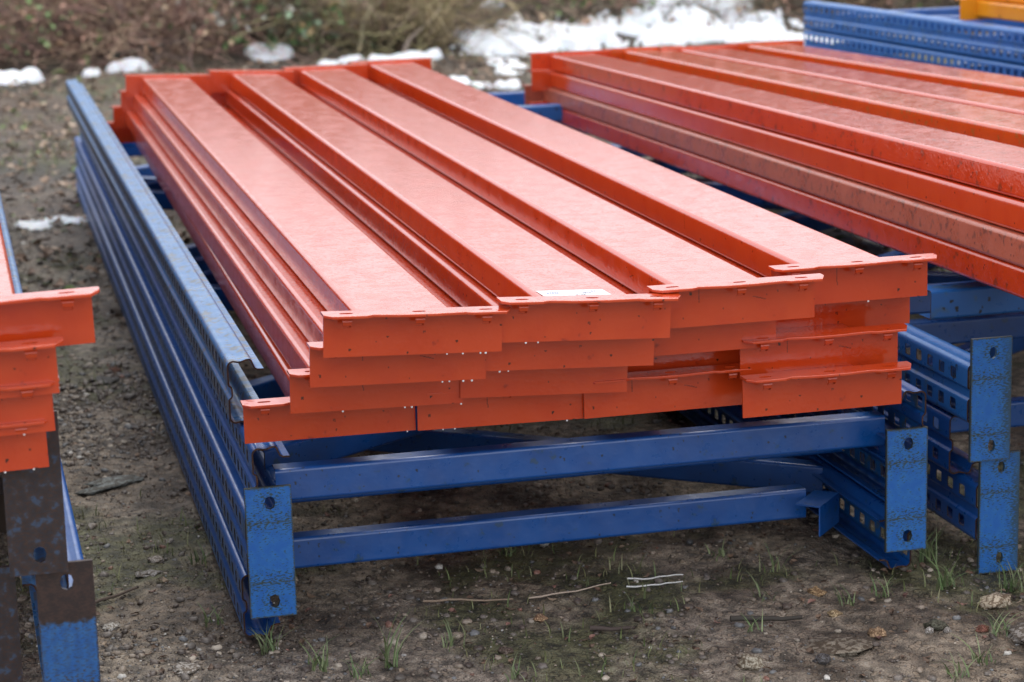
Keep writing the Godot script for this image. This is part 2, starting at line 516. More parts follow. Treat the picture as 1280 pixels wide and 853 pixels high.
const BW := 0.119
const BH := 0.0415
const BL := 3.14
const PW := 0.214
var box_cache := {}
func box_mesh(mat: String, L: float) -> ArrayMesh:
	# a hollow rounded box section, top of it at y = 0, from z = 0 to z = -BL, left side at x = 0
	var key := "%s%.2f" % [mat, L]
	if box_cache.has(key): return box_cache[key]
	var r := 0.0065
	var b := Buf.new()
	var e := Buf.new()
	var path := []
	for cn in [[BW - r, -r, 0.0], [r, -r, 90.0], [r, -BH + r, 180.0], [BW - r, -BH + r, 270.0]]:
		for k in 5:
			var g := deg_to_rad(cn[2] + 90.0 * k / 4.0)
			path.append(Vector2(cn[0] + r * cos(g), cn[1] + r * sin(g)))
	path.append(path[0])
	path.reverse()
	sweep_sheet(b, path, [], 0.002, L, e)
	var am := b.mesh(M[mat])
	e.mesh(M.rust, am)
	box_cache[key] = am
	return am
var conn_cache := {}
func connector_mesh(mat: String) -> ArrayMesh:
	# an angle: the plate across the beam's end (front at z = 0, x from 0 to PW) and the wavy flange that stands out from its top
	if conn_cache.has(mat): return conn_cache[mat]
	var b := Buf.new()
	var top := 0.0055
	var bot := -0.0495
	var th := 0.0032
	var r := 0.004
	# plate
	b.quad(Vector3(0, bot, 0), Vector3(PW, bot, 0), Vector3(PW, top - r, 0), Vector3(0, top - r, 0), Vector3(0, 0, 1))
	b.quad(Vector3(0, bot, -th), Vector3(PW, bot, -th), Vector3(PW, top - 0.002, -th), Vector3(0, top - 0.002, -th), Vector3(0, 0, -1))
	b.quad(Vector3(0, bot, 0), Vector3(PW, bot, 0), Vector3(PW, bot, -th), Vector3(0, bot, -th), Vector3(0, -1, 0))
	for s in [[0.0, -1], [PW, 1]]:
		b.quad(Vector3(s[0], bot, 0), Vector3(s[0], top, 0), Vector3(s[0], top, -th), Vector3(s[0], bot, -th), Vector3(s[1], 0, 0))
	# rounded back of the bend
	b.quad_s(Vector3(0, top - 0.002, -th), Vector3(PW, top - 0.002, -th), Vector3(PW, top, -th + 0.002), Vector3(0, top, -th + 0.002), Vector3(0, 0, -1), Vector3(0, 0, -1), Vector3(0, 1, 0), Vector3(0, 1, 0))
	# flange with its scalloped front edge; columns of it hold the three slots
	var xs := [-0.003, 0.006, 0.014, 0.034, 0.046, 0.054, 0.086, 0.094, 0.100, 0.120, 0.128, 0.136, 0.164, 0.172, 0.180, 0.200, 0.212, 0.2215]
	var depth := func(x: float) -> float:
		var d := 0.026
		for hx in [0.022, 0.110, 0.193]:
			d = maxf(d, 0.026 + 0.0065 * (1.0 - smoothstep(0.022, 0.034, absf(x - hx))))
		if x < 0.004: d -= (0.004 - x) * 1.4
		if x > 0.214: d -= (x - 0.214) * 2.2
		return d
	var y1 := top
	var y0 := top - th
	for i in xs.size() - 1:
		var xa: float = xs[i]
		var xb: float = xs[i + 1]
		var da: float = depth.call(xa)
		var db: float = depth.call(xb)
		var slot: bool = i in [2, 8, 14]
		var back := -th + 0.002
		if slot:
			b.hole_cell(Rect2(xa, back, xb - xa, 0.030), Rect2((xa + xb) * 0.5 - 0.0085, 0.0125, 0.017, 0.0075), 0.8, Transform3D(Basis(Vector3(1, 0, 0), Vector3(0, 0, 1), Vector3(0, 1, 0)), Vector3(0, y1, 0)), th)
			back += 0.030
		b.quad(Vector3(xa, y1, back), Vector3(xb, y1, back), Vector3(xb, y1, db - 0.001), Vector3(xa, y1, da - 0.001), Vector3.UP)
		b.quad(Vector3(xa, y0, back), Vector3(xb, y0, back), Vector3(xb, y0, db), Vector3(xa, y0, da), Vector3.DOWN)
		b.quad_s(Vector3(xa, y1, da - 0.001), Vector3(xb, y1, db - 0.001), Vector3(xb, y1 - 0.001, db), Vector3(xa, y1 - 0.001, da), Vector3(0, 1, 0.3).normalized(), Vector3(0, 1, 0.3).normalized(), Vector3(0, 0.3, 1).normalized(), Vector3(0, 0.3, 1).normalized())
		b.quad(Vector3(xa, y1 - 0.001, da), Vector3(xb, y1 - 0.001, db), Vector3(xb, y0, db), Vector3(xa, y0, da), Vector3(0, 0, 1))
	for s in [[xs[0], -1], [xs[xs.size() - 1], 1]]:
		var dd: float = depth.call(s[0])
		b.quad(Vector3(s[0], y1, -th), Vector3(s[0], y1, dd), Vector3(s[0], y0, dd), Vector3(s[0], y0, -th), Vector3(s[1], 0, 0))
	conn_cache[mat] = b.mesh(M[mat])
	return conn_cache[mat]
var hook_cache := {}
func hook_mesh(mat: String) -> ArrayMesh:
	# the bent tongue under a slot of the flange
	if hook_cache.has(mat): return hook_cache[mat]
	var b := Buf.new()
	var w := 0.0065
	var pts := [Vector2(0.0, 0.024), Vector2(-0.005, 0.026), Vector2(-0.0095, 0.0245), Vector2(-0.0115, 0.018)]
	var th := 0.0028
	for i in 3:
		var p: Vector2 = pts[i]
		var q: Vector2 = pts[i + 1]
		var k := 1.0 - i * 0.14
		var k2 := 1.0 - (i + 1) * 0.14
		var d := (q - p).normalized()
		var o := Vector2(d.y, -d.x) * th
		b.quad(Vector3(-w * k, p.x, p.y), Vector3(w * k, p.x, p.y), Vector3(w * k2, q.x, q.y), Vector3(-w * k2, q.x, q.y), Vector3(0, -0.2, 1))
		b.quad(Vector3(-w * k, p.x + o.x, p.y - th), Vector3(w * k, p.x + o.x, p.y - th), Vector3(w * k2, q.x + o.x, q.y - th), Vector3(-w * k2, q.x + o.x, q.y - th), Vector3(0, 0.2, -1))
		for s in [-1.0, 1.0]:
			b.quad(Vector3(s * w * k, p.x, p.y), Vector3(s * w * k2, q.x, q.y), Vector3(s * w * k2, q.x + o.x, q.y - th), Vector3(s * w * k, p.x + o.x, p.y - th), Vector3(s, 0, 0))
	hook_cache[mat] = b.mesh(M[mat])
	return hook_cache[mat]
var drop_mesh_: ArrayMesh
func drop_mesh() -> ArrayMesh:
	if drop_mesh_: return drop_mesh_
	var b := Buf.new()
	var ring := []
	for i in 7:
		var g := PI * i / 6.0
		var rr := sin(g) * 0.0023
		var y := cos(g) * 0.0028 - 0.0016
		if i < 3: rr *= 0.8
		var cur := []
		for k in 8:
			var a := TAU * k / 8
			cur.append(b.vert(Vector3(cos(a) * rr, y, sin(a) * rr), Vector3(cos(a) * sin(g), cos(g), sin(a) * sin(g)).normalized()))
		if i > 0:
			for k in 8:
				b.tri_i(ring[k], ring[(k + 1) % 8], cur[(k + 1) % 8]); b.tri_i(ring[k], cur[(k + 1) % 8], cur[k])
		ring = cur
	drop_mesh_ = b.mesh(M.drop)
	return drop_mesh_
func beam(label: String, group: String, xc: float, top: float, zf: float, roll: float, yaw: float, mat: String, margin: float, drops: Array = [], pitch := 0.0, L := BL) -> Node3D:
	# a pallet beam lying on its side; origin at its near end, mid-width, on top of its box section
	var t := thing("pallet_beam", label, "rack beam", group)
	t.position = Vector3(xc, top, zf)
	t.rotation = Vector3(-pitch, yaw, roll)
	part("box_section", box_mesh(mat, L), t, Transform3D(Basis(), Vector3(-PW * 0.5 + margin, 0, -0.0032)))
	for e in 2:
		var xf := Transform3D(Basis(), Vector3(-PW * 0.5, 0, 0))
		if e == 1: xf = Transform3D(Basis(Vector3.UP, PI), Vector3(PW * 0.5, 0, -L - 0.0064))
		var c := part("end_connector", connector_mesh(mat), t, xf)
		for hx in [0.024, 0.110, 0.190]:
			part("hook", hook_mesh(mat), c, Transform3D(Basis(), Vector3(hx, 0.0023, 0)))
		if e == 0:
			for d in drops:
				part("water_drop", drop_mesh(), c, Transform3D(Basis().scaled(Vector3.ONE * rng.randf_range(0.45, 0.7)), Vector3(d * PW, -0.0495, -0.0012)))
	return t

# ------------------------------------------------------------------ ground
var n_low: FastNoiseLite
var n_mid: FastNoiseLite
var n_fine: FastNoiseLite
func bank(x: float, z: float) -> float:
	var zz := -8.25 - z
	if zz <= 0.0: return 0.0
	var s := 0.25 * zz
	return minf(s, 1.6 + 0.03 * zz)
func gh(x: float, z: float) -> float:
	var h := -0.010 + 0.010 * n_low.get_noise_2d(x, z) + 0.007 * n_mid.get_noise_2d(x, z) + bank(x, z)
	if z < -7.5: h += 0.06 * n_low.get_noise_2d(x * 1.7 + 30, z * 1.7) * clampf((-7.5 - z) * 0.8, 0, 1)
	if z < -4.0: h += 0.025 * n_low.get_noise_2d(x + 9, z - 9) * clampf((-4.0 - z) * 0.6, 0, 1)
	return h
func gcol(x: float, z: float) -> Color:
	var a := n_low.get_noise_2d(x + 40, z)
	var b := n_mid.get_noise_2d(x, z + 70)
	var c := Color(0.33, 0.275, 0.22)
	c = c.lerp(Color(0.37, 0.325, 0.275), clampf(0.5 + a * 1.6, 0, 1))
	c = c.lerp(Color(0.11, 0.08, 0.056), clampf(-a * 1.2 + b * 0.6 - 0.02, 0, 0.8))
	c = c.lerp(Color(0.085, 0.062, 0.045), clampf(b * 1.3 + n_low.get_noise_2d(x * 2.3 - 7, z * 2.3 + 3) * 1.1 - 0.05, 0, 0.75))
	var moss := clampf((n_low.get_noise_2d(x * 1.3 - 20, z * 1.3 + 11) + 0.35 * b - 0.08) * 2.6, 0, 0.75)
	c = c.lerp(Color(0.10, 0.12, 0.04), moss)
	if z < -2.0: c = c.lerp(Color(0.16, 0.11, 0.08).lerp(Color(0.12, 0.14, 0.055), clampf(a * 2.2 + b * 0.8, 0, 1)), clampf((-2.0 - z) * 0.3, 0, 0.85))
	if z < -2.5: c = c.lerp(Color(0.05, 0.04, 0.032), clampf((n_low.get_noise_2d(x * 1.1 + 90, z * 0.8) + 0.5 * b) * 2.2 - 0.1, 0, 0.75) * clampf((-2.5 - z) * 0.5, 0, 1))
	if z < -8.0: c = c.lerp(Color(0.085, 0.06, 0.045), clampf((-8.0 - z) * 1.5, 0, 0.8))
	return c
func axis_lines(segs: Array) -> PackedFloat32Array:
	var out := PackedFloat32Array()
	for s in segs:
		var n: int = s[2]
		for i in n: out.append(lerpf(s[0], s[1], float(i) / n))
	out.append(segs[-1][1])
	return out
func make_ground() -> void:
	var xs := axis_lines([[-40.0, -6.0, 16], [-6.0, -0.7, 40], [-0.7, 1.5, 300], [1.5, 6.5, 110], [6.5, 40.0, 18]])
	var zs := axis_lines([[8.0, 1.0, 24], [1.0, -1.0, 280], [-1.0, -3.0, 110], [-3.0, -12.0, 190], [-12.0, -60.0, 30]])
	var nx := xs.size()
	var v := PackedVector3Array()
	var n := PackedVector3Array()
	var c := PackedColorArray()
	var ix := PackedInt32Array()
	for z in zs:
		for x in xs:
			var h := gh(x, z)
			if x > -0.8 and x < 1.6 and z > -3.2 and z < 1.1:
				h += 0.0035 * n_fine.get_noise_2d(x, z)
			v.append(Vector3(x, h, z)); c.append(gcol(x, z)); n.append(Vector3.UP)
	for j in zs.size():
		for i in nx:
			var l := v[j * nx + maxi(i - 1, 0)]
			var r := v[j * nx + mini(i + 1, nx - 1)]
			var f := v[maxi(j - 1, 0) * nx + i]
			var k := v[mini(j + 1, zs.size() - 1) * nx + i]
			n[j * nx + i] = (f - k).cross(r - l).normalized()
	for j in zs.size() - 1:
		for i in nx - 1:
			var a := j * nx + i
			ix.append_array(PackedInt32Array([a, a + nx, a + 1, a + 1, a + nx, a + nx + 1]))
	for i in n.size():
		if n[i].y < 0: n[i] = -n[i]
	for k in range(0, ix.size(), 3):
		var g := (v[ix[k + 1]] - v[ix[k]]).cross(v[ix[k + 2]] - v[ix[k]])
		if g.y > 0:
			var t := ix[k + 1]
			ix[k + 1] = ix[k + 2]; ix[k + 2] = t
	var arr := []
	arr.resize(Mesh.ARRAY_MAX)
	arr[Mesh.ARRAY_VERTEX] = v; arr[Mesh.ARRAY_NORMAL] = n; arr[Mesh.ARRAY_COLOR] = c; arr[Mesh.ARRAY_INDEX] = ix
	var am := ArrayMesh.new()
	am.add_surface_from_arrays(Mesh.PRIMITIVE_TRIANGLES, arr)
	am.surface_set_material(0, M.ground)
	var o := MeshInstance3D.new()
	o.mesh = am; o.name = "ground"; o.set_meta("kind", "structure")
	add_child(o)
func stone_mesh(seed_: int, squash: float, mat: Material, col := Color(1, 1, 1), rough := 0.22, rings := 7, colored := false) -> ArrayMesh:
	var f := fn(seed_, 0.9, 2)
	var b := Buf.new()
	b.col = col
	var sides := 10
	var pts := []
	for i in rings + 1:
		var g := PI * i / rings
		var row := []
		for k in sides:
			var a := TAU * k / sides
			var d := Vector3(sin(g) * cos(a), cos(g), sin(g) * sin(a))
			var r := 1.0 + rough * 1.6 * f.get_noise_3dv(d * 1.2) + rough * 0.5 * f.get_noise_3dv(d * 3.1)
			row.append(Vector3(d.x * r, d.y * r * squash, d.z * r * 0.82))
		pts.append(row)
	for i in rings + 1:
		for k in sides:
			var l: Vector3 = pts[i][(k + sides - 1) % sides]
			var r2: Vector3 = pts[i][(k + 1) % sides]
			var u: Vector3 = pts[maxi(i - 1, 0)][k]
			var w: Vector3 = pts[mini(i + 1, rings)][k]
			var nn := (r2 - l).cross(u - w)
			if i == 0: nn = Vector3.UP
			if i == rings: nn = Vector3.DOWN
			nn = nn.normalized()
			if nn.dot(pts[i][k]) < 0: nn = -nn
			b.vert(pts[i][k], nn)
	for i in rings:
		for k in sides:
			var k2 := (k + 1) % sides
			b.tri_i(i * sides + k, i * sides + k2, (i + 1) * sides + k2)
			b.tri_i(i * sides + k, (i + 1) * sides + k2, (i + 1) * sides + k)
	return b.mesh(mat, null, true)
func leaf_mesh(mat: Material) -> ArrayMesh:      # one curled leaf about one unit long
	var b := Buf.new()
	var spine := [Vector3(0, 0, 0), Vector3(0, 0.10, 0.35), Vector3(0, 0.12, 0.7), Vector3(0, 0.02, 1.0)]
	var wid := [0.02, 0.30, 0.24, 0.0]
	for i in 3:
		for s in [-1.0, 1.0]:
			var a: Vector3 = spine[i]
			var d: Vector3 = spine[i + 1]
			b.quad(a, a + Vector3(s * wid[i], 0.09, 0), d + Vector3(s * wid[i + 1], 0.09 if i < 2 else 0.0, 0), d, Vector3.UP)
	return b.mesh(mat, null, true)
func blade_into(b: Buf, at: Vector3, h: float, w: float, yaw: float, bend: float) -> void:
	var dir := Vector3(cos(yaw), 0, sin(yaw))
	var side := Vector3(-dir.z, 0, dir.x)
	var prev := at
	var pw := w
	for i in 4:
		var t := (i + 1) / 4.0
		var p := at + dir * bend * h * t * t + Vector3.UP * h * (t - 0.35 * bend * t * t)
		var nw := w * (1.0 - t * t)
		b.quad(prev - side * pw, prev + side * pw, p + side * nw, p - side * nw, (Vector3.UP * 0.4 - dir))
		prev = p; pw = nw

# ------------------------------------------------------------------ scene
func _ready() -> void:
	rng.seed = 2024
	# camera
	var yaw := 0.235
	var pit := 0.215
	var roll := -0.027
	var F := Vector3(sin(yaw) * cos(pit), -sin(pit), -cos(yaw) * cos(pit))
	var R := F.cross(Vector3.UP).normalized()
	var U := R.cross(F)
	var R2 := R * cos(roll) + U * sin(roll)
	var U2 := -R * sin(roll) + U * cos(roll)
	var cam := Camera3D.new()
	cam.name = "camera"
	cam.transform = Transform3D(Basis(R2, U2, -F), Vector3(-0.287, 0.956, 2.633))
	cam.far = 300.0
	cam.near = 0.05
	var at := CameraAttributesPhysical.new()
	at.frustum_focal_length = 43.0
	at.frustum_focus_distance = 2.75
	at.exposure_aperture = 4.5
	cam.attributes = at
	cam.fov = 17.46
	add_child(cam)
	cam.current = true
	# overcast sky
	var env := Environment.new()
	env.background_mode = Environment.BG_SKY
	var sky := Sky.new()
	var sm := ProceduralSkyMaterial.new()
	sm.sky_top_color = Color(0.88, 0.90, 0.94)
	sm.sky_horizon_color = Color(0.93, 0.945, 0.97)
	sm.sky_curve = 0.3
	sm.ground_bottom_color = Color(0.2, 0.18, 0.16)
	sm.ground_horizon_color = Color(0.6, 0.6, 0.6)
	sm.sun_angle_max = 1.0
	sky.sky_material = sm
	env.sky = sky
	env.background_energy_multiplier = 1.0
	env.tonemap_mode = Environment.TONE_MAPPER_LINEAR
	env.tonemap_exposure = 2.0
	env.sdfgi_enabled = true
	env.ssao_enabled = true
	env.ssil_enabled = true
	var we := WorldEnvironment.new()
	we.name = "world_environment"
	we.environment = env
	add_child(we)
	var sun := DirectionalLight3D.new()
	sun.name = "sun"
	sun.light_energy = 0.25
	sun.light_angular_distance = 30.0
	sun.light_color = Color(1.0, 0.98, 0.95)
	sun.shadow_enabled = true
	sun.rotation = Vector3(deg_to_rad(-62), deg_to_rad(160), 0)
	add_child(sun)
	make_materials()
	n_low = fn(71, 1.1, 3)
	n_mid = fn(72, 6.0, 3)
	n_fine = fn(73, 55.0, 3)
	make_ground()
	make_bank_growth()
	make_snow()
	make_central_stack()
	make_right_stack()
	make_left_stack()
	make_far_stack()
	make_litter()

func make_central_stack() -> void:
	var g := "blue upright frames under the central orange beams"
	upright_frame("lowest blue upright frame of the central stack, resting on the mud", g, Vector3(-0.006, 0.0, -0.035), 0, 4.05, 0.905, "blue", {"first": 0.135, "by": 0.040, "side": 1, "step": 0.66, "short": 0.806})
	upright_frame("blue upright frame with punched base plates, second from the ground in the central stack", g, Vector3(0.0, 0.085, -0.012), 0, 4.12, 0.905, "blue", {"first": 0.2, "by": 0.033, "side": 0, "step": 0.7, "plates": [[0.0, -0.048, 0.012, 0], [0.847, -0.048, 0.012, 0]]})
	upright_frame("uppermost blue upright frame of the central stack, bearing the lowest orange beams", g, Vector3(0.012, 0.170, -0.006), 0, 4.0, 0.893, "blue", {"first": 0.055, "by": -0.004, "side": 0, "step": 0.58, "brace": "blue"})
	loose_post("worn pale topped blue upright post lying beside the orange beams", Vector3(0.0, 0.2555, -0.125), 0.0035, 4.0, "blue_worn")
	# a short angle of a cut brace left between the posts
	var b := Buf.new()
	b.box(Vector3(-0.034, 0.041, 0), Vector3(0.002, 0.043, 0.075))
	b.box(Vector3(0, 0, 0), Vector3(0.002, 0.0405, 0.075))
	var cut := single("angle_bracket", b.mesh(M.blue), "short blue angle bracket jutting from the low bar inside the central frame", "bracket")
	cut.transform = Transform3D(Basis(Vector3.UP, deg_to_rad(-42)), Vector3(0.848, 0.030, -0.172))
	var gb := "orange beams of the central stack"
	# label, centre x, layer, front z, roll in degrees, paint, margin of the box, drops
	var rows := [
		["orange beam in the top layer of the central stack, nearest the loose blue post", 0.196, 3, 0.124, -2.4, "orange0", 0.04, [0.69, 0.78, 0.88, 0.91]],
		["orange beam with a white sticker in the top layer of the central stack", 0.407, 3, 0.12, -2.8, "orange1", 0.053, [0.16, 0.23]],
		["orange beam beside the stickered one, in the top layer of the central stack", 0.602, 3, 0.092, 0.0, "orange2", 0.036, []],
		["orange beam standing furthest back in the top layer, next to the second orange stack", 0.786, 3, 0.018, 0.3, "orange3", 0.046, [0.62]],
		["second layer orange beam, under the one nearest the loose blue post", 0.184, 2, 0.085, -1.8, "orange2", 0.03, [0.75, 0.79, 0.87, 0.92]],
		["second layer orange beam, under the stickered one", 0.398, 2, 0.08, -2.6, "orange0", 0.05, [0.09, 0.14]],
		["second layer orange beam with a dented lower corner, near the middle of the central stack", 0.566, 2, 0.052, 0.0, "orange4", 0.04, []],
		["second layer orange beam on the side next to the second orange stack", 0.778, 2, -0.018, 0.0, "orange1", 0.045, []],
		["third layer orange beam on the loose post side of the central stack", 0.166, 1, 0.03, -1.2, "orange3", 0.029, [0.30, 0.66, 0.7, 0.99]],
		["third layer orange beam near the middle, with drops under its edge", 0.377, 1, 0.034, -2.6, "orange4", 0.05, []],
		["third layer orange beam pushed back into shadow", 0.567, 1, -0.018, 0.0, "orange0", 0.05, []],
		["third layer orange beam with its scalloped flange showing, next to the second orange stack", 0.738, 1, 0.036, 0.3, "orange2", 0.045, []],
		["bottom layer orange beam overhanging the blue post with punched base plate", 0.113, 0, -0.014, -0.2, "orange1", 0.074, [0.06, 0.95]],
		["bottom layer orange beam, second along from the overhanging one", 0.328, 0, -0.002, -0.7, "orange3", 0.055, [0.15, 0.22, 0.9]],
		["bottom layer orange beam, third along from the overhanging one", 0.541, 0, 0.004, 0.2, "orange2", 0.05, []],
		["bottom layer orange beam jutting furthest forward, near the open blue post end", 0.73, 0, 0.068, 0.2, "orange0", 0.045, []],
	]
	for r in rows:
		var top: float = 0.265 + 0.0425 * (int(r[2]) + 1)
		var t := beam(r[0], gb, r[1], top, r[3], deg_to_rad(r[4]), -0.008 if r[0].contains("overhanging the blue") else 0.0, r[5], r[6], r[7])
		if r[0].contains("with a white sticker"):
			var s := Buf.new()
			s.quad_uv(Vector3(0, 0, 0), Vector3(0.085, 0, 0), Vector3(0.085, 0, -0.05), Vector3(0, 0, -0.05), Vector3.UP, [Vector2(0, 1), Vector2(1, 1), Vector2(1, 0), Vector2(0, 0)])
			part("sticker", s.mesh(M.sticker), t, Transform3D(Basis(Vector3.UP, 0.03), Vector3(-0.045, 0.0006, -0.012)))

func make_right_stack() -> void:
	var g := "blue upright frames under the second orange stack"
	upright_frame("lowest blue frame of the second stack, its base plate standing in the grass", g, Vector3(0.985, 0.030, -0.02), 0, 4.0, 0.9, "blue_b", {"first": 0.5, "plates": [[0.0, -0.040, 0.012, 1], [0.842, -0.045, 0.012, 1]]})
	upright_frame("rust ended blue frame without base plates, second from the ground in the second stack", g, Vector3(0.968, 0.1135, -0.07), 0.0, 4.0, 0.9, "blue_b", {"first": 0.7, "side": 1})
	upright_frame("top blue frame of the second stack, with round cornered base plate", g, Vector3(0.965, 0.199, -0.01), 0, 4.0, 0.9, "blue_far", {"first": 0.6, "by": 0.02, "plates": [[0.0, -0.048, 0.012, 1], [0.842, -0.048, 0.012, 1]]})
	for k in 2:
		var cm := single("channel_bar", channel_mesh(0.93, 0.043, 0.04, M.blue_far), ["rusty ended pale blue channel lying across the top frame of the second stack", "pale blue channel lying across the far part of the second stack frames"][k], "channel bar")
		cm.transform = Transform3D(Basis(Vector3.UP, PI / 2 + 0.03), Vector3(1.96, 0.2855, -0.30 if k == 0 else -2.9))
	var gb := "orange beams of the second stack"
	var yaw := -0.050
	var pit := 0.031
	var o := Vector3(1.202, 0.44, -3.069)
	var away := Vector3(sin(0.05) * cos(pit), -sin(pit), -cos(0.05) * cos(pit))
	var len := 3.6
	var near := o - away * len
	var side := Vector3(cos(0.05), 0, sin(0.05))
	var lay := ["top layer", "second layer", "third layer", "bottom layer"]
	var col := ["facing the central stack", "second in from the central stack", "third in from the central stack", "furthest from the central stack"]
	var offs := [[0.0, 0.212, 0.354, 0.557], [-0.006, 0.2, 0.36, 0.55], [-0.014, 0.19, 0.37, 0.54], [-0.012, 0.2, 0.36, 0.55]]
	var shift := [[0.0, 0.05, 0.0, 0.06], [-0.03, 0.02, 0.0, 0.0], [0.03, 0.0, 0.02, 0.0], [-0.02, 0.03, 0.0, 0.0]]
	var mats := [["orange_spotted", "orange_yellowed", "orange1", "orange_yellowed"], ["orange3", "orange0", "orange2", "orange4"], ["orange_faded", "orange1", "orange3", "orange0"], ["orange_spotted", "orange2", "orange4", "orange1"]]
	var look := {"orange_spotted": "dirt spotted orange beam", "orange_yellowed": "yellowed orange beam", "orange_faded": "greyed faded orange beam"}
	for l in 4:
		for k in 4:
			var m: String = mats[l][k]
			var mg := 0.05
			var p: Vector3 = near + side * (offs[l][k] - mg + PW * 0.5) + Vector3(0, -0.0425 * l, 0) + away * shift[l][k]
			beam("%s of the second stack, %s, %s" % [look.get(m, "orange beam"), lay[l], col[k]], gb, p.x, p.y, p.z, 0.0, yaw, m, mg, [], pit, len)

func make_left_stack() -> void:
	# partly in the frame: four beam ends over brown and blue base plates
	var gp := "blue posts of the stack with brown base plates"
	var yaw := 0.012
	var spec := [[0.046, -1, "lowest blue frame of the near stack, on timber bearers", -0.211], [0.1317, 3, "blue frame with the half brown, half blue base plate", -0.204], [0.2174, -1, "blue frame between the two brown plated frames", -0.228], [0.3031, 2, "pale topped blue frame with the rusty brown base plate", -0.229]]
	for s in spec:
		var pl := []
		if s[1] >= 0: pl = [[0.842, -0.045 if s[1] == 2 else -0.035, 0.016 if s[1] == 2 else 0.006, s[1]]]
		if s[2].contains("between"): pl = [[0.788, -0.128, 0.012, 2]]  # added brown plate covers lit ground, standing in for shade under the stack
		upright_frame(s[2], gp, Vector3(s[3] - 0.9, s[0], 0.425 if s[1] >= 0 else 0.39), yaw, 4.0, 0.9, "blue_worn" if s[1] != 3 else "blue", {"first": 1.3, "plates": pl, "brace": "blue"})
	for z in [-0.7, -2.9]:
		var b := Buf.new()
		b.box(Vector3(-1.15, -0.03, z - 0.05), Vector3(-0.235, 0.0455, z + 0.05))
		single("timber_bearer", b.mesh(plain(Color(0.22, 0.17, 0.13))), "dark timber bearer under the near end of the near stack" if z > -1 else "dark timber bearer under the far end of the near stack", "timber")
	var gb := "orange beams over the brown base plates"
	var rows := [["orange beam overhanging furthest over the gap, top of the near stack", -0.297, 3, 0.485, "orange4", 0.025], ["second orange beam down in the near stack", -0.335, 2, 0.505, "orange1", 0.05], ["third orange beam down in the near stack, its edge wet with drops", -0.341, 1, 0.483, "orange2", 0.03], ["lowest orange beam of the near stack, just above the brown base plate", -0.349, 0, 0.458, "orange3", 0.03], ["bottom orange beam of the near stack, inner row", -0.60, 0, 0.40, "orange1", 0.045], ["second orange beam up in the inner row of the near stack", -0.585, 1, 0.41, "orange0", 0.045], ["third orange beam up in the inner row of the near stack", -0.59, 2, 0.42, "orange2", 0.045], ["top orange beam in the inner row of the near stack", -0.56, 3, 0.40, "orange3", 0.045]]
	for r in rows:
		var top: float = 0.3815 + 0.0425 * (int(r[2]) + 1)
		beam(r[0], gb, r[1], top, r[3], 0.02, yaw, r[4], r[5], [[0.74], [], [0.86], [0.8, 0.93]][3 - int(r[2])] if r[1] > -0.5 else [])

func make_far_stack() -> void:
	var g := "blue upright frames stacked beyond the second stack"
	var names := ["lowest", "second", "third", "fourth", "fifth", "topmost"]
	for k in 6:
		var t := upright_frame("%s of six blue upright frames stacked beyond the second orange stack" % names[k], g, Vector3(2.252, 0.0855 * k, 0.0) + Vector3(0.045, 0, 0.35), 0.04, 4.0, 0.9, "blue_far", {"first": 0.3, "side": k % 2})
	var gy := "yellow beams on the far blue frames"
	for k in 2:
		beam("yellow beam lying on top of the far blue frames, %s" % ["lower of the pair", "upper of the pair"][k], gy, 2.42 + 0.02 * k, 0.5145 + 0.0425 * (k + 1), 0.40, 0.0, 0.03, "yellow", 0.045)

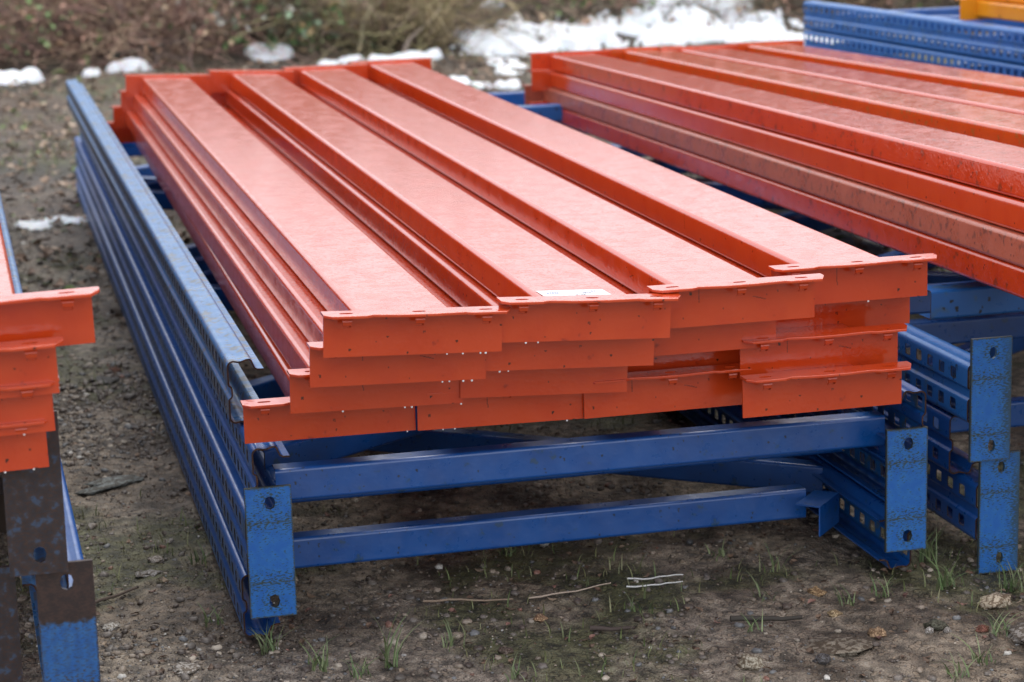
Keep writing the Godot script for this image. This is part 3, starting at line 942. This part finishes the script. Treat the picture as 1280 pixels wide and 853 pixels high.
func snow_patch(label: String, ells: Array, holes: Array, thick: float, res: float, seed_: int, rough := 0.5) -> void:
	# lumpy snow lying on the ground: the union of ellipses [x, z, rx, rz] less the holes, with a ragged melting edge
	var nn := fn(seed_, 7.0, 3)
	var nf := fn(seed_ + 1, 16.0, 3)
	var lo := Vector2(1e9, 1e9)
	var hi := -lo
	for e in ells:
		lo = lo.min(Vector2(e[0] - e[2] * 1.3, e[1] - e[3] * 1.3)); hi = hi.max(Vector2(e[0] + e[2] * 1.3, e[1] + e[3] * 1.3))
	var nx := int((hi.x - lo.x) / res) + 2
	var nz := int((hi.y - lo.y) / res) + 2
	var f := PackedFloat32Array()
	f.resize(nx * nz)
	var v := PackedVector3Array()
	var c := PackedColorArray()
	for j in nz:
		for i in nx:
			var x := lo.x + i * res
			var z := lo.y + j * res
			var m := -1.0
			for e in ells:
				m = maxf(m, 1.0 - Vector2((x - e[0]) / e[2], (z - e[1]) / e[3]).length())
			for h in holes:
				m = minf(m, Vector2((x - h[0]) / h[2], (z - h[1]) / h[3]).length() * 0.8 - 0.8)
			m += rough * (0.75 * nn.get_noise_2d(x, z) + 0.5 * nf.get_noise_2d(x, z))
			f[j * nx + i] = m
			var k := smoothstep(0.0, 0.45, m)
			v.append(Vector3(x, gh(x, z) - 0.012 + thick * sqrt(k) * (0.8 + 0.45 * nn.get_noise_2d(x * 0.6 + 5, z * 0.6)), z))
			c.append(Color(0.72, 0.74, 0.76).lerp(Color(0.80, 0.82, 0.845), smoothstep(0.0, 0.2, m)))
	var n := PackedVector3Array()
	for j in nz:
		for i in nx:
			var l := v[j * nx + maxi(i - 1, 0)]
			var r := v[j * nx + mini(i + 1, nx - 1)]
			var u := v[maxi(j - 1, 0) * nx + i]
			var w := v[mini(j + 1, nz - 1) * nx + i]
			var g := (w - u).cross(r - l).normalized()
			n.append(g if g.y > 0 else -g)
	var ix := PackedInt32Array()
	for j in nz - 1:
		for i in nx - 1:
			var a := j * nx + i
			if maxf(maxf(f[a], f[a + 1]), maxf(f[a + nx], f[a + nx + 1])) > -0.02:
				ix.append_array(PackedInt32Array([a, a + 1, a + nx, a + 1, a + nx + 1, a + nx]))
	if ix.is_empty(): return
	var arr := []
	arr.resize(Mesh.ARRAY_MAX)
	arr[Mesh.ARRAY_VERTEX] = v; arr[Mesh.ARRAY_NORMAL] = n; arr[Mesh.ARRAY_COLOR] = c; arr[Mesh.ARRAY_INDEX] = ix
	var am := ArrayMesh.new()
	am.add_surface_from_arrays(Mesh.PRIMITIVE_TRIANGLES, arr)
	am.surface_set_material(0, M.snow)
	single("snow_patch", am, label, "snow", "melting snow on the bank and the mud")

func make_snow() -> void:
	var big := [[2.24, -8.30, 0.17, 0.22], [2.52, -8.50, 0.30, 0.20], [2.86, -8.52, 0.28, 0.22], [3.11, -8.56, 0.24, 0.20], [2.71, -8.28, 0.22, 0.22], [2.45, -8.30, 0.2, 0.14]]
	var arms := [[3.36, -8.28, 0.26, 0.26], [3.48, -8.62, 0.16, 0.16], [3.34, -8.86, 0.12, 0.18], [3.55, -9.0, 0.16, 0.2], [3.70, -8.40, 0.19, 0.28], [3.73, -8.85, 0.12, 0.24], [3.9, -8.10, 0.26, 0.18], [3.22, -8.45, 0.10, 0.12]]
	snow_patch("broad white snow patch on the bank behind the central stack", big, [[2.83, -8.14, 0.05, 0.12], [2.60, -8.14, 0.05, 0.1], [3.0, -8.36, 0.05, 0.08], [2.38, -8.2, 0.05, 0.06], [3.16, -8.5, 0.05, 0.1]], 0.07, 0.02, 301, 0.8)
	snow_patch("snow patch full of holes on the bank behind the second orange stack", arms, [[3.30, -8.48, 0.06, 0.08], [3.52, -8.43, 0.05, 0.07], [3.72, -8.5, 0.04, 0.06], [3.58, -8.78, 0.06, 0.07], [3.86, -8.2, 0.06, 0.05]], 0.07, 0.02, 302, 0.9)
	snow_patch("tongue of thin snow running down from the broad patch", [[2.20, -7.75, 0.09, 0.32], [2.12, -7.35, 0.06, 0.2]], [], 0.03, 0.02, 303)
	snow_patch("small snow patch high on the bank, above the broad one", [[2.42, -9.15, 0.16, 0.16], [2.3, -9.3, 0.14, 0.14]], [], 0.05, 0.02, 304)
	snow_patch("snow lump at the foot of the thicket, beyond the near stack", [[-0.12, -8.0, 0.11, 0.16], [-0.02, -8.06, 0.07, 0.10]], [], 0.07, 0.012, 305, 0.16)
	snow_patch("scrap of melting snow on the mud between the near stack and the central stack", [[-0.15, -3.60, 0.06, 0.10], [-0.10, -3.68, 0.08, 0.07], [-0.03, -3.62, 0.05, 0.08]], [], 0.02, 0.006, 306, 0.45)
	snow_patch("rounded snow lump behind the far corner of the central stack", [[0.47, -8.22, 0.12, 0.13], [0.39, -8.16, 0.06, 0.1]], [], 0.085, 0.012, 307, 0.16)
	snow_patch("little snow lump by the rounded one at the thicket foot", [[0.27, -8.10, 0.05, 0.08]], [], 0.05, 0.012, 308, 0.16)
	snow_patch("long low snow lump under the green bramble", [[1.13, -8.42, 0.10, 0.10], [1.23, -8.42, 0.06, 0.09]], [], 0.055, 0.012, 309, 0.16)
	snow_patch("thin snow under the pale curved branch", [[1.40, -8.08, 0.06, 0.12], [1.52, -8.12, 0.08, 0.1]], [], 0.05, 0.012, 310, 0.16)
	snow_patch("snow strip behind the far end of the top orange beams", [[1.68, -7.96, 0.12, 0.13], [1.80, -7.92, 0.09, 0.13], [1.9, -8.05, 0.06, 0.1]], [], 0.06, 0.012, 311, 0.16)
	snow_patch("snow scrap in the gap between the two orange stacks", [[1.80, -6.95, 0.05, 0.16], [1.86, -6.75, 0.05, 0.15]], [], 0.03, 0.012, 312, 0.16)
	snow_patch("snow lump in the gap, nearest the second orange stack", [[1.93, -6.60, 0.06, 0.14]], [], 0.05, 0.012, 313, 0.16)

var sprig: ArrayMesh
func thicket(called: String, label: String, cat: String, x: float, z: float, r: float, h: float, stems: int, leaves: int, stem_cols: Array, leaf_cols: Array, droop: float, leaf_size: float, seed_: int) -> void:
	var q := RandomNumberGenerator.new()
	q.seed = seed_
	var t := thing(called, label, cat, "thickets along the bank")
	var y0 := gh(x, z)
	t.position = Vector3(x, y0, z)
	var b := Buf.new()
	var tips := []
	for k in stems:
		var a := q.randf() * TAU
		var d := sqrt(q.randf()) * r
		var px := cos(a) * d
		var pz := sin(a) * d * (0.7 if k % 7 else 0.95)
		var p := Vector3(px, gh(x + px, z + pz) - y0 - 0.02, pz)
		var hh := h * q.randf_range(0.35, 1.0)
		var d3 := Vector3(q.randf_range(-1, 1) * (0.35 + droop), q.randf_range(0.25, 1.2), q.randf_range(-1, 1) * (0.35 + droop)).normalized()
		var pts := [p]
		var step := hh * 1.25 / 6.0
		for i in 6:
			d3 = (d3 + Vector3(q.randf_range(-1, 1), q.randf_range(-1, 0.7) - droop * 0.22, q.randf_range(-1, 1)) * 0.38).normalized()
			var nx2: Vector3 = pts[-1] + d3 * step
			nx2.y = maxf(nx2.y, gh(x + nx2.x, z + nx2.z) - y0 + 0.004)
			pts.append(nx2)
		var c: Color = stem_cols[q.randi() % stem_cols.size()]
		b.col = c * (q.randf_range(0.8, 2.1) if q.randf() < 0.7 else q.randf_range(2.2, 3.6))
		var rad := q.randf_range(0.0015, 0.0042)
		b.tube(pts, rad, rad * 0.5, 3)
		for i in 4:      # side shoots
			var s: Vector3 = pts[1 + i]
			var e := s + Vector3(q.randf_range(-1, 1), q.randf_range(-0.2, 0.8), q.randf_range(-1, 1)) * hh * 0.3
			b.tube([s, (s + e) * 0.5 + Vector3(0, 0.02, 0), e], rad * 0.6, rad * 0.3, 3)
			tips.append(e)
		tips.append(pts[2]); tips.append(pts[3]); tips.append(pts[4]); tips.append(pts[5])
	var st := part("stems", b.mesh(M.vc, null, true), t)
	st.set_meta("kind", "stuff")
	if leaves > 0:
		var xf := []
		var cl := []
		for k in leaves:
			var p: Vector3 = tips[q.randi() % tips.size()]
			p += Vector3(q.randf_range(-1, 1), q.randf_range(-1, 0.6), q.randf_range(-1, 1)) * 0.05
			var bs := Basis(Vector3(q.randf_range(-1, 1), q.randf_range(-1, 1), q.randf_range(-1, 1)).normalized(), q.randf() * TAU).scaled(Vector3.ONE * leaf_size * q.randf_range(0.5, 1.3))
			xf.append(Transform3D(bs, p))
			var c: Color = leaf_cols[q.randi() % leaf_cols.size()]
			cl.append(c * q.randf_range(1.0, 2.4))
		multi("leaves", scatter(sprig, xf, cl), t)

func make_bank_growth() -> void:
	sprig = leaf_mesh(M.leaf)
	var red := [Color(0.15, 0.085, 0.07), Color(0.20, 0.13, 0.10), Color(0.26, 0.19, 0.13), Color(0.10, 0.07, 0.06)]
	var tan := [Color(0.34, 0.27, 0.16), Color(0.24, 0.19, 0.11), Color(0.18, 0.16, 0.08), Color(0.14, 0.10, 0.08)]
	var drk := [Color(0.12, 0.09, 0.07), Color(0.17, 0.12, 0.09), Color(0.09, 0.08, 0.06), Color(0.15, 0.13, 0.08)]
	var dead := [Color(0.18, 0.10, 0.07), Color(0.22, 0.14, 0.09), Color(0.13, 0.08, 0.06), Color(0.28, 0.20, 0.13)]
	var mix := [Color(0.18, 0.10, 0.07), Color(0.10, 0.15, 0.05), Color(0.20, 0.13, 0.09), Color(0.14, 0.18, 0.08)]
	var grn := [Color(0.08, 0.15, 0.05), Color(0.11, 0.18, 0.07), Color(0.14, 0.19, 0.12), Color(0.22, 0.16, 0.08)]
	var pale := [Color(0.55, 0.58, 0.56), Color(0.42, 0.45, 0.40), Color(0.2, 0.15, 0.1)]
	thicket("bramble_thicket", "brown bramble thicket with small green leaves, beyond the near stack", "thicket", 0.05, -8.79, 0.5, 0.65, 420, 900, red, mix, 0.75, 0.045, 401)
	thicket("bramble_thicket", "dense purple brown bramble thicket behind the loose blue post", "thicket", 0.62, -8.69, 0.45, 0.62, 420, 700, red, dead, 0.8, 0.045, 402)
	thicket("bramble_thicket", "bramble with pale grey leaf undersides over the rounded snow lump", "thicket", 0.95, -8.99, 0.35, 0.62, 240, 500, red, pale, 0.75, 0.05, 403)
	thicket("bramble_thicket", "leafy green bramble over the long low snow lump", "thicket", 1.32, -8.79, 0.34, 0.6, 260, 900, drk, grn, 0.7, 0.055, 404)
	thicket("dead_grass_clump", "tall tan dead grass and stalks behind the central stack", "grass clump", 1.85, -8.56, 0.33, 0.75, 520, 120, tan, dead, 0.45, 0.05, 405)
	thicket("bramble_thicket", "thin dark twigs beside the edge of the broad snow patch", "thicket", 2.05, -8.69, 0.2, 0.5, 120, 160, drk, dead, 0.6, 0.05, 406)
	thicket("bramble_thicket", "dark thicket behind the upper edge of the broad snow patch", "thicket", 2.95, -9.08, 0.5, 0.4, 380, 700, drk, mix, 0.8, 0.05, 407)
	thicket("bramble_thicket", "dark brown thicket against the far blue frames", "thicket", 4.25, -8.89, 0.45, 0.6, 420, 700, drk, dead, 0.8, 0.045, 408)
	thicket("bramble_thicket", "dark green brown thicket above the far blue frames", "thicket", 5.3, -9.04, 0.7, 0.6, 380, 900, drk, mix, 0.8, 0.05, 409)
	thicket("bramble_thicket", "second row bramble thicket behind the purple brown one", "thicket", 0.35, -9.75, 0.8, 0.75, 460, 900, red, mix, 0.8, 0.05, 410)
	thicket("bramble_thicket", "second row thicket behind the leafy green bramble", "thicket", 1.55, -9.75, 0.7, 0.75, 420, 900, drk, grn, 0.7, 0.055, 411)
	thicket("bramble_thicket", "bramble thicket on the bank outside the gap beside the near stack", "thicket", -0.75, -8.84, 0.5, 0.65, 260, 500, red, mix, 0.75, 0.045, 412)
	thicket("bramble_thicket", "bramble thicket on the bank well beyond the near stack", "thicket", -1.9, -9.04, 0.7, 0.7, 260, 600, red, mix, 0.75, 0.05, 413)
	thicket("bramble_thicket", "bramble thicket on the bank at the end of the far blue frames", "thicket", 6.6, -9.2, 0.7, 0.7, 260, 600, drk, mix, 0.75, 0.05, 414)
	thicket("bramble_thicket", "few bare twigs poking through the broad snow patch", "thicket", 2.75, -8.55, 0.35, 0.28, 34, 30, drk, dead, 0.5, 0.04, 415)
	thicket("bramble_thicket", "bare twigs in the snow patch full of holes", "thicket", 3.5, -8.6, 0.35, 0.26, 30, 40, drk, dead, 0.5, 0.04, 416)
	var tall := ["tall bare scrub at the top of the bank behind the purple brown thicket", "tall bare scrub at the top of the bank behind the leafy green bramble", "tall bare scrub at the top of the bank behind the broad snow patch", "tall bare scrub at the top of the bank behind the holed snow patch", "tall bare scrub at the top of the bank beyond the far blue frames", "tall bare scrub at the top of the bank beyond the near stack", "tall bare scrub past the end of the far blue frames"]
	var tx := [0.2, 1.7, 3.2, 4.7, 6.2, -1.4, 7.8]
	for i in 7:
		thicket("tall_scrub", tall[i], "scrub", tx[i], -11.2 - 0.3 * (i % 2), 1.1, 1.5, 420, 1400, drk, [dead, mix, dead][i % 3], 0.35, 0.10, 430 + i)
	# bare branches
	for s in [["pale curved branch rising from the bank behind the central stack", [Vector3(1.60, 0.02, -8.35), Vector3(1.63, 0.16, -8.36), Vector3(1.72, 0.27, -8.4), Vector3(1.86, 0.40, -8.45)], 0.011, Color(0.38, 0.33, 0.20)],
			["second pale branch leaning beside the curved one", [Vector3(1.61, 0.02, -8.38), Vector3(1.66, 0.2, -8.42), Vector3(1.70, 0.42, -8.5)], 0.008, Color(0.34, 0.30, 0.19)],
			["grey brown dead branch leaning up the bank by the snow strip", [Vector3(1.76, 0.0, -8.1), Vector3(1.84, 0.10, -8.2), Vector3(1.97, 0.17, -8.3), Vector3(2.04, 0.25, -8.4)], 0.013, Color(0.27, 0.21, 0.17)],
			["dark bare twig crossing the edge of the broad snow patch", [Vector3(2.02, 0.0, -8.05), Vector3(2.15, 0.12, -8.15), Vector3(2.05, 0.26, -8.3)], 0.006, Color(0.10, 0.08, 0.07)],
			["thin bare bramble cane arching against the thicket foot", [Vector3(0.50, 0.0, -8.28), Vector3(0.44, 0.14, -8.3), Vector3(0.40, 0.3, -8.4)], 0.004, Color(0.30, 0.22, 0.15)],
			["black fallen branch lying behind the rounded snow lump", [Vector3(0.38, 0.05, -8.36), Vector3(0.56, 0.09, -8.4), Vector3(0.78, 0.12, -8.42)], 0.012, Color(0.07, 0.06, 0.05)]]:
		var b := Buf.new()
		b.col = s[3]
		var pts: Array = s[1]
		var fine := []
		for i in pts.size() - 1:
			for k in 4: fine.append((pts[i] as Vector3).lerp(pts[i + 1], k / 4.0) + Vector3(rng.randf_range(-1, 1), rng.randf_range(-1, 1), 0) * 0.006)
		fine.append(pts[-1])
		b.tube(fine, s[2], s[2] * 0.5, 6)
		single("branch", b.mesh(M.vc, null, true), s[0], "branch")

func make_litter() -> void:
	var q := RandomNumberGenerator.new()
	q.seed = 77
	# pebbles past counting
	for kind in 3:
		var xf := []
		var cl := []
		for k in [12000, 12000, 34000][kind]:
			var x := q.randf_range(-0.75, 1.5)
			var z := 0.95 - pow(q.randf(), 1.3) * (2.6 if k % 3 else 7.5)
			if x > 1.45 and z < -2: continue
			if k % 4 == 0: x = q.randf_range(-0.3, 0.1)
			var s := 0.0014 + 0.0065 * pow(q.randf(), 3.5) + (0.005 * pow(q.randf(), 3.0) if z < -1.2 else 0.0)
			var m := n_low.get_noise_2d(x * 2.0 + 60, z * 2.0)
			if m < -0.12 and q.randf() < 0.7: continue
			if kind == 2: s = q.randf_range(0.0009, 0.0026) * (1.0 if z > -1.0 else 2.0)
			var bs := Basis(Vector3.UP, q.randf() * TAU) * Basis(Vector3(1, 0, 0), q.randf_range(-0.3, 0.3))
			xf.append(Transform3D(bs.scaled(Vector3.ONE * s), Vector3(x, gh(x, z) + s * 0.12, z)))
			var g := q.randf()
			var c := Color(0.16, 0.135, 0.115)
			if kind == 2: g *= 0.9
			if g < 0.3: c = Color(0.10, 0.075, 0.06)
			if g > 0.62: c = Color(0.27, 0.215, 0.165)
			if g > 0.78: c = Color(0.17, 0.17, 0.17)
			if g > 0.88: c = Color(0.46, 0.39, 0.31)
			if g > 0.96: c = Color(0.22, 0.11, 0.08)
			if g > 0.98: c = Color(0.58, 0.55, 0.5)
			cl.append(c * q.randf_range(0.6, 1.15))
		multi("gravel", scatter(stone_mesh(500 + kind, 0.62, M.vc_wet, Color(1, 1, 1), 0.3, 5 if kind < 2 else 4), xf, cl), self)
	# dead leaves and bark flakes
	var lf := []
	var lc := []
	for k in 11000:
		var far := k % 3 > 0
		var x := q.randf_range(-0.6, 1.4) if not far else q.randf_range(-0.6, 2.6)
		var z := q.randf_range(-2.2, 0.9) if not far else q.randf_range(-8.4, -2.0)
		var s := q.randf_range(0.004, 0.015) if not far else q.randf_range(0.012, 0.05)
		var bs := Basis(Vector3.UP, q.randf() * TAU) * Basis(Vector3(1, 0, 0), q.randf_range(-0.35, 0.2)) * Basis(Vector3(0, 0, 1), q.randf_range(-0.5, 0.5) + (PI if q.randf() < 0.5 else 0.0))
		lf.append(Transform3D(bs.scaled(Vector3.ONE * s), Vector3(x, gh(x, z) + s * 0.14, z)))
		var g := q.randf()
		var c := Color(0.14, 0.085, 0.055)
		if g > 0.4: c = Color(0.20, 0.13, 0.085)
		if g > 0.7: c = Color(0.09, 0.065, 0.05)
		if g > 0.85: c = Color(0.30, 0.22, 0.15)
		if g > 0.93: c = Color(0.36, 0.27, 0.20) if far else Color(0.25, 0.13, 0.10)
		if far and g < 0.08: c = Color(0.12, 0.17, 0.05)
		if far: c = c * 1.35
		lc.append(c * q.randf_range(0.6, 1.2))
	multi("dead_leaves", scatter(sprig, lf, lc), self)
	# thin grass
	var one := Buf.new()
	blade_into(one, Vector3.ZERO, 1.0, 0.045, 0.3, 0.55)
	var bm := one.mesh(M.leaf, null, true)
	var gx := []
	var gc := []
	for k in 26000:
		var x := q.randf_range(-0.6, 1.5)
		var z := q.randf_range(-3.4, 1.0) if k % 3 else q.randf_range(-8.0, -3.0)
		var moss := n_low.get_noise_2d(x * 1.3 - 20, z * 1.3 + 11) + 0.35 * n_mid.get_noise_2d(x, z + 70)
		var front := smoothstep(-0.2, 0.2, z) * 0.16
		if q.randf() > clampf((moss + front - 0.13) * 3.2, 0.006, 0.8): continue
		var s := q.randf_range(0.008, 0.03) * (1.0 if z > -3.0 else 1.8)
		gx.append(Transform3D(Basis(Vector3.UP, q.randf() * TAU).scaled(Vector3(s * 0.9, s, s * 0.9)), Vector3(x, gh(x, z) - 0.001, z)))
		gc.append(Color(0.10, 0.145, 0.045).lerp(Color(0.25, 0.24, 0.12), q.randf()) * q.randf_range(0.6, 1.2))
	multi("grass", scatter(bm, gx, gc), self)
	# tufts one can tell apart
	var tufts := [[0.157, 0.099, 0.075, 16, "long bladed grass tuft in the mud before the corner of the central stack"], [0.07, 0.085, 0.05, 18, "short spread tuft at the front edge of the mud, near the open post end"], [0.115, 0.125, 0.04, 14, "low tuft just behind the long bladed one"], [0.237, 0.051, 0.04, 9, "thin tuft right of the black stick, in front of the lower blue bar"], [0.675, -0.18, 0.03, 16, "flat tuft in the shade close to the hanging bracket"], [0.73, -0.10, 0.06, 8, "grass blades in front of the blue angle bracket"], [0.674, 0.0, 0.05, 7, "sparse tuft before the tan oval pebble"], [0.921, 0.03, 0.06, 26, "bright green tuft between the base plates of the two stacks"], [0.946, -0.089, 0.07, 30, "grass growing under the side of the second stack"], [0.848, 0.293, 0.04, 14, "tuft at the very front by the red brick fragment"], [0.83, 0.03, 0.035, 10, "tuft by the foot of the plate under the open right post end"], [0.9, 0.225, 0.05, 16, "tuft beside the pale flat stone before the second stack"], [0.40, -0.29, 0.03, 18, "low green tuft in the shade under the central frame"], [0.5, 0.01, 0.035, 9, "sparse tuft behind the yellow pebble"], [0.769, 0.06, 0.045, 10, "tuft between the yellow pebble and the dark green stone"], [-0.032, -0.14, 0.04, 14, "tuft at the foot of the outer face of the central posts"], [-0.023, -0.42, 0.035, 16, "low tuft by the smooth pale grey stone in the gap"], [0.29, 0.185, 0.035, 12, "wispy tuft at the front middle of the mud"], [0.80, 0.33, 0.04, 14, "tuft in front of the white pebbles"], [0.02, 0.0, 0.05, 20, "grass around the open end of the lowest blue post"], [1.0, 0.06, 0.05, 24, "grass in front of the base plate standing on the ground"], [0.62, 0.12, 0.035, 8, "few blades beside the flat mud coloured slab"]]
	for t in tufts:
		var b := Buf.new()
		for k in int(t[3]):
			b.col = Color(0.10, 0.165, 0.055).lerp(Color(0.23, 0.26, 0.13), q.randf()) * q.randf_range(0.6, 1.15)
			blade_into(b, Vector3(q.randf_range(-1, 1) * 0.012, -0.004, q.randf_range(-1, 1) * 0.012), t[2] * q.randf_range(0.4, 1.15), q.randf_range(0.0008, 0.0017), q.randf() * TAU, q.randf_range(0.3, 1.0))
		var nm: String = t[4]
		var o := single("grass_tuft", b.mesh(M.leaf, null, true), nm, "grass tuft", "small grass tufts in the mud")
		o.position = Vector3(t[0], gh(t[0], t[1]), t[1])
	# stones that can be told apart: x, z, radius, flatness, colour, label
	var stones := [
		[0.950, 0.115, 0.024, 0.42, Color(0.42, 0.37, 0.29), "large pale stone beside the standing base plate of the second stack"],
		[0.935, 0.245, 0.033, 0.3, Color(0.20, 0.19, 0.18), "flat dark grey stone at the edge of the mud before the second stack"],
		[0.572, 0.235, 0.017, 0.6, Color(0.33, 0.31, 0.25), "rough grey green stone alone in the mud before the central stack"],
		[0.700, 0.200, 0.040, 0.12, Color(0.17, 0.15, 0.12), "flat mud coloured slab sunk in the ground before the central stack"],
		[0.373, -0.012, 0.0105, 0.4, Color(0.40, 0.27, 0.17), "tan flake of stone under the lower blue bar"],
		[0.747, 0.007, 0.0135, 0.45, Color(0.42, 0.30, 0.17), "tan oval pebble before the hanging blue angle bracket"],
		[0.739, 0.088, 0.0085, 0.6, Color(0.52, 0.36, 0.22), "small yellow pebble before the central stack"],
		[0.826, 0.187, 0.0065, 0.7, Color(0.70, 0.70, 0.66), "white pebble by the dark green stone"],
		[0.846, 0.196, 0.0055, 0.8, Color(0.68, 0.68, 0.64), "second white pebble by the dark green stone, rounder"],
		[0.839, 0.176, 0.015, 0.4, Color(0.08, 0.085, 0.06), "dark green stone between the two white pebbles"],
		[0.889, 0.205, 0.009, 0.6, Color(0.28, 0.12, 0.09), "red brick fragment in the grass before the second stack"],
		[0.765, 0.165, 0.013, 0.4, Color(0.42, 0.30, 0.19), "ochre flat stone behind the dark green stone"],
		[-0.119, -0.84, 0.032, 0.25, Color(0.13, 0.15, 0.155), "long slate grey stone in the gap between the near and central stacks"],
		[-0.082, -1.58, 0.030, 0.2, Color(0.05, 0.05, 0.05), "black flat flake far down the gap between the stacks"],
		[-0.060, -1.66, 0.014, 0.5, Color(0.22, 0.12, 0.09), "brown lump beside the black flake in the gap"],
		[-0.162, -0.181, 0.014, 0.25, Color(0.5, 0.48, 0.44), "whitish chip beside the half blue base plate"],
		[-0.083, -0.442, 0.013, 0.4, Color(0.36, 0.34, 0.32), "smooth pale grey stone in the gap by the perforated posts"],
		[-0.099, -0.372, 0.018, 0.2, Color(0.28, 0.28, 0.28), "grey flake next to the smooth pale stone in the gap"],
		[-0.056, -0.517, 0.007, 0.6, Color(0.62, 0.6, 0.57), "small white pebble in the gap near the perforated posts"],
		[-0.085, 0.03, 0.020, 0.2, Color(0.38, 0.37, 0.35), "pale triangular flake in the front of the gap"],
		[-0.105, -0.90, 0.011, 0.6, Color(0.36, 0.35, 0.33), "light pebble behind the slate grey stone"],
		[0.66, 0.245, 0.012, 0.5, Color(0.10, 0.10, 0.11), "near black stone in the mud before the central stack"],
		[0.30, 0.10, 0.011, 0.4, Color(0.14, 0.11, 0.09), "brown stone in front of the lower blue bar"]]
	var k := 0
	for s in stones:
		var o := single("stone", stone_mesh(600 + k, s[3], M.stone, (s[4] as Color) * 2.2, 0.34, 10), s[5], "stone", "stones lying in the mud")
		o.position = Vector3(s[0], gh(s[0], s[1]) + s[2] * s[3] * 0.35, s[1])
		o.scale = Vector3(s[2] * (1.7 if s[5].begins_with("long") else 1.0), s[2], s[2])
		o.rotation.y = 0.5 + k * 0.9 if not s[5].begins_with("long") else 0.5
		k += 1
	# twigs and wires
	for s in [[Vector3(0.243, 0, -0.125), Vector3(0.357, 0, -0.091), 0.0018, Color(0.30, 0.22, 0.16), "thin brown twig lying under the lower blue bar"], [Vector3(0.377, 0, -0.084), Vector3(0.492, 0, -0.091), 0.0013, Color(0.45, 0.36, 0.28), "pale twig lying in the middle under the central frame"], [Vector3(0.517, 0, -0.097), Vector3(0.596, 0, -0.1), 0.0013, Color(0.6, 0.6, 0.58), "upper of two pale straight wires on the mud"], [Vector3(0.509, 0, -0.072), Vector3(0.587, 0, -0.071), 0.0013, Color(0.62, 0.62, 0.6), "lower of two pale straight wires on the mud"], [Vector3(0.60, 0, 0.08), Vector3(0.69, 0, 0.10), 0.004, Color(0.05, 0.042, 0.035), "black rotten stick in the mud before the central stack"], [Vector3(0.42, 0, 0.06), Vector3(0.475, 0, 0.075), 0.0035, Color(0.07, 0.05, 0.04), "short dark stick in the mud before the central frame"], [Vector3(-0.21, 0, -0.25), Vector3(-0.12, 0, -0.31), 0.0028, Color(0.12, 0.09, 0.07), "dark twig across the gap near the half blue base plate"]]:
		var b := Buf.new()
		b.col = s[3]
		var pts := []
		for i in 8:
			var p: Vector3 = (s[0] as Vector3).lerp(s[1], i / 7.0) + Vector3(0, 0, q.randf_range(-1, 1) * 0.003)
			pts.append(Vector3(p.x, gh(p.x, p.z) + s[2] + 0.0035, p.z))
		b.tube(pts, s[2], s[2] * 0.6, 6)
		single("twig" if not s[4].contains("wire") else "wire", b.mesh(M.vc, null, true), s[4], "twig" if not s[4].contains("wire") else "wire")
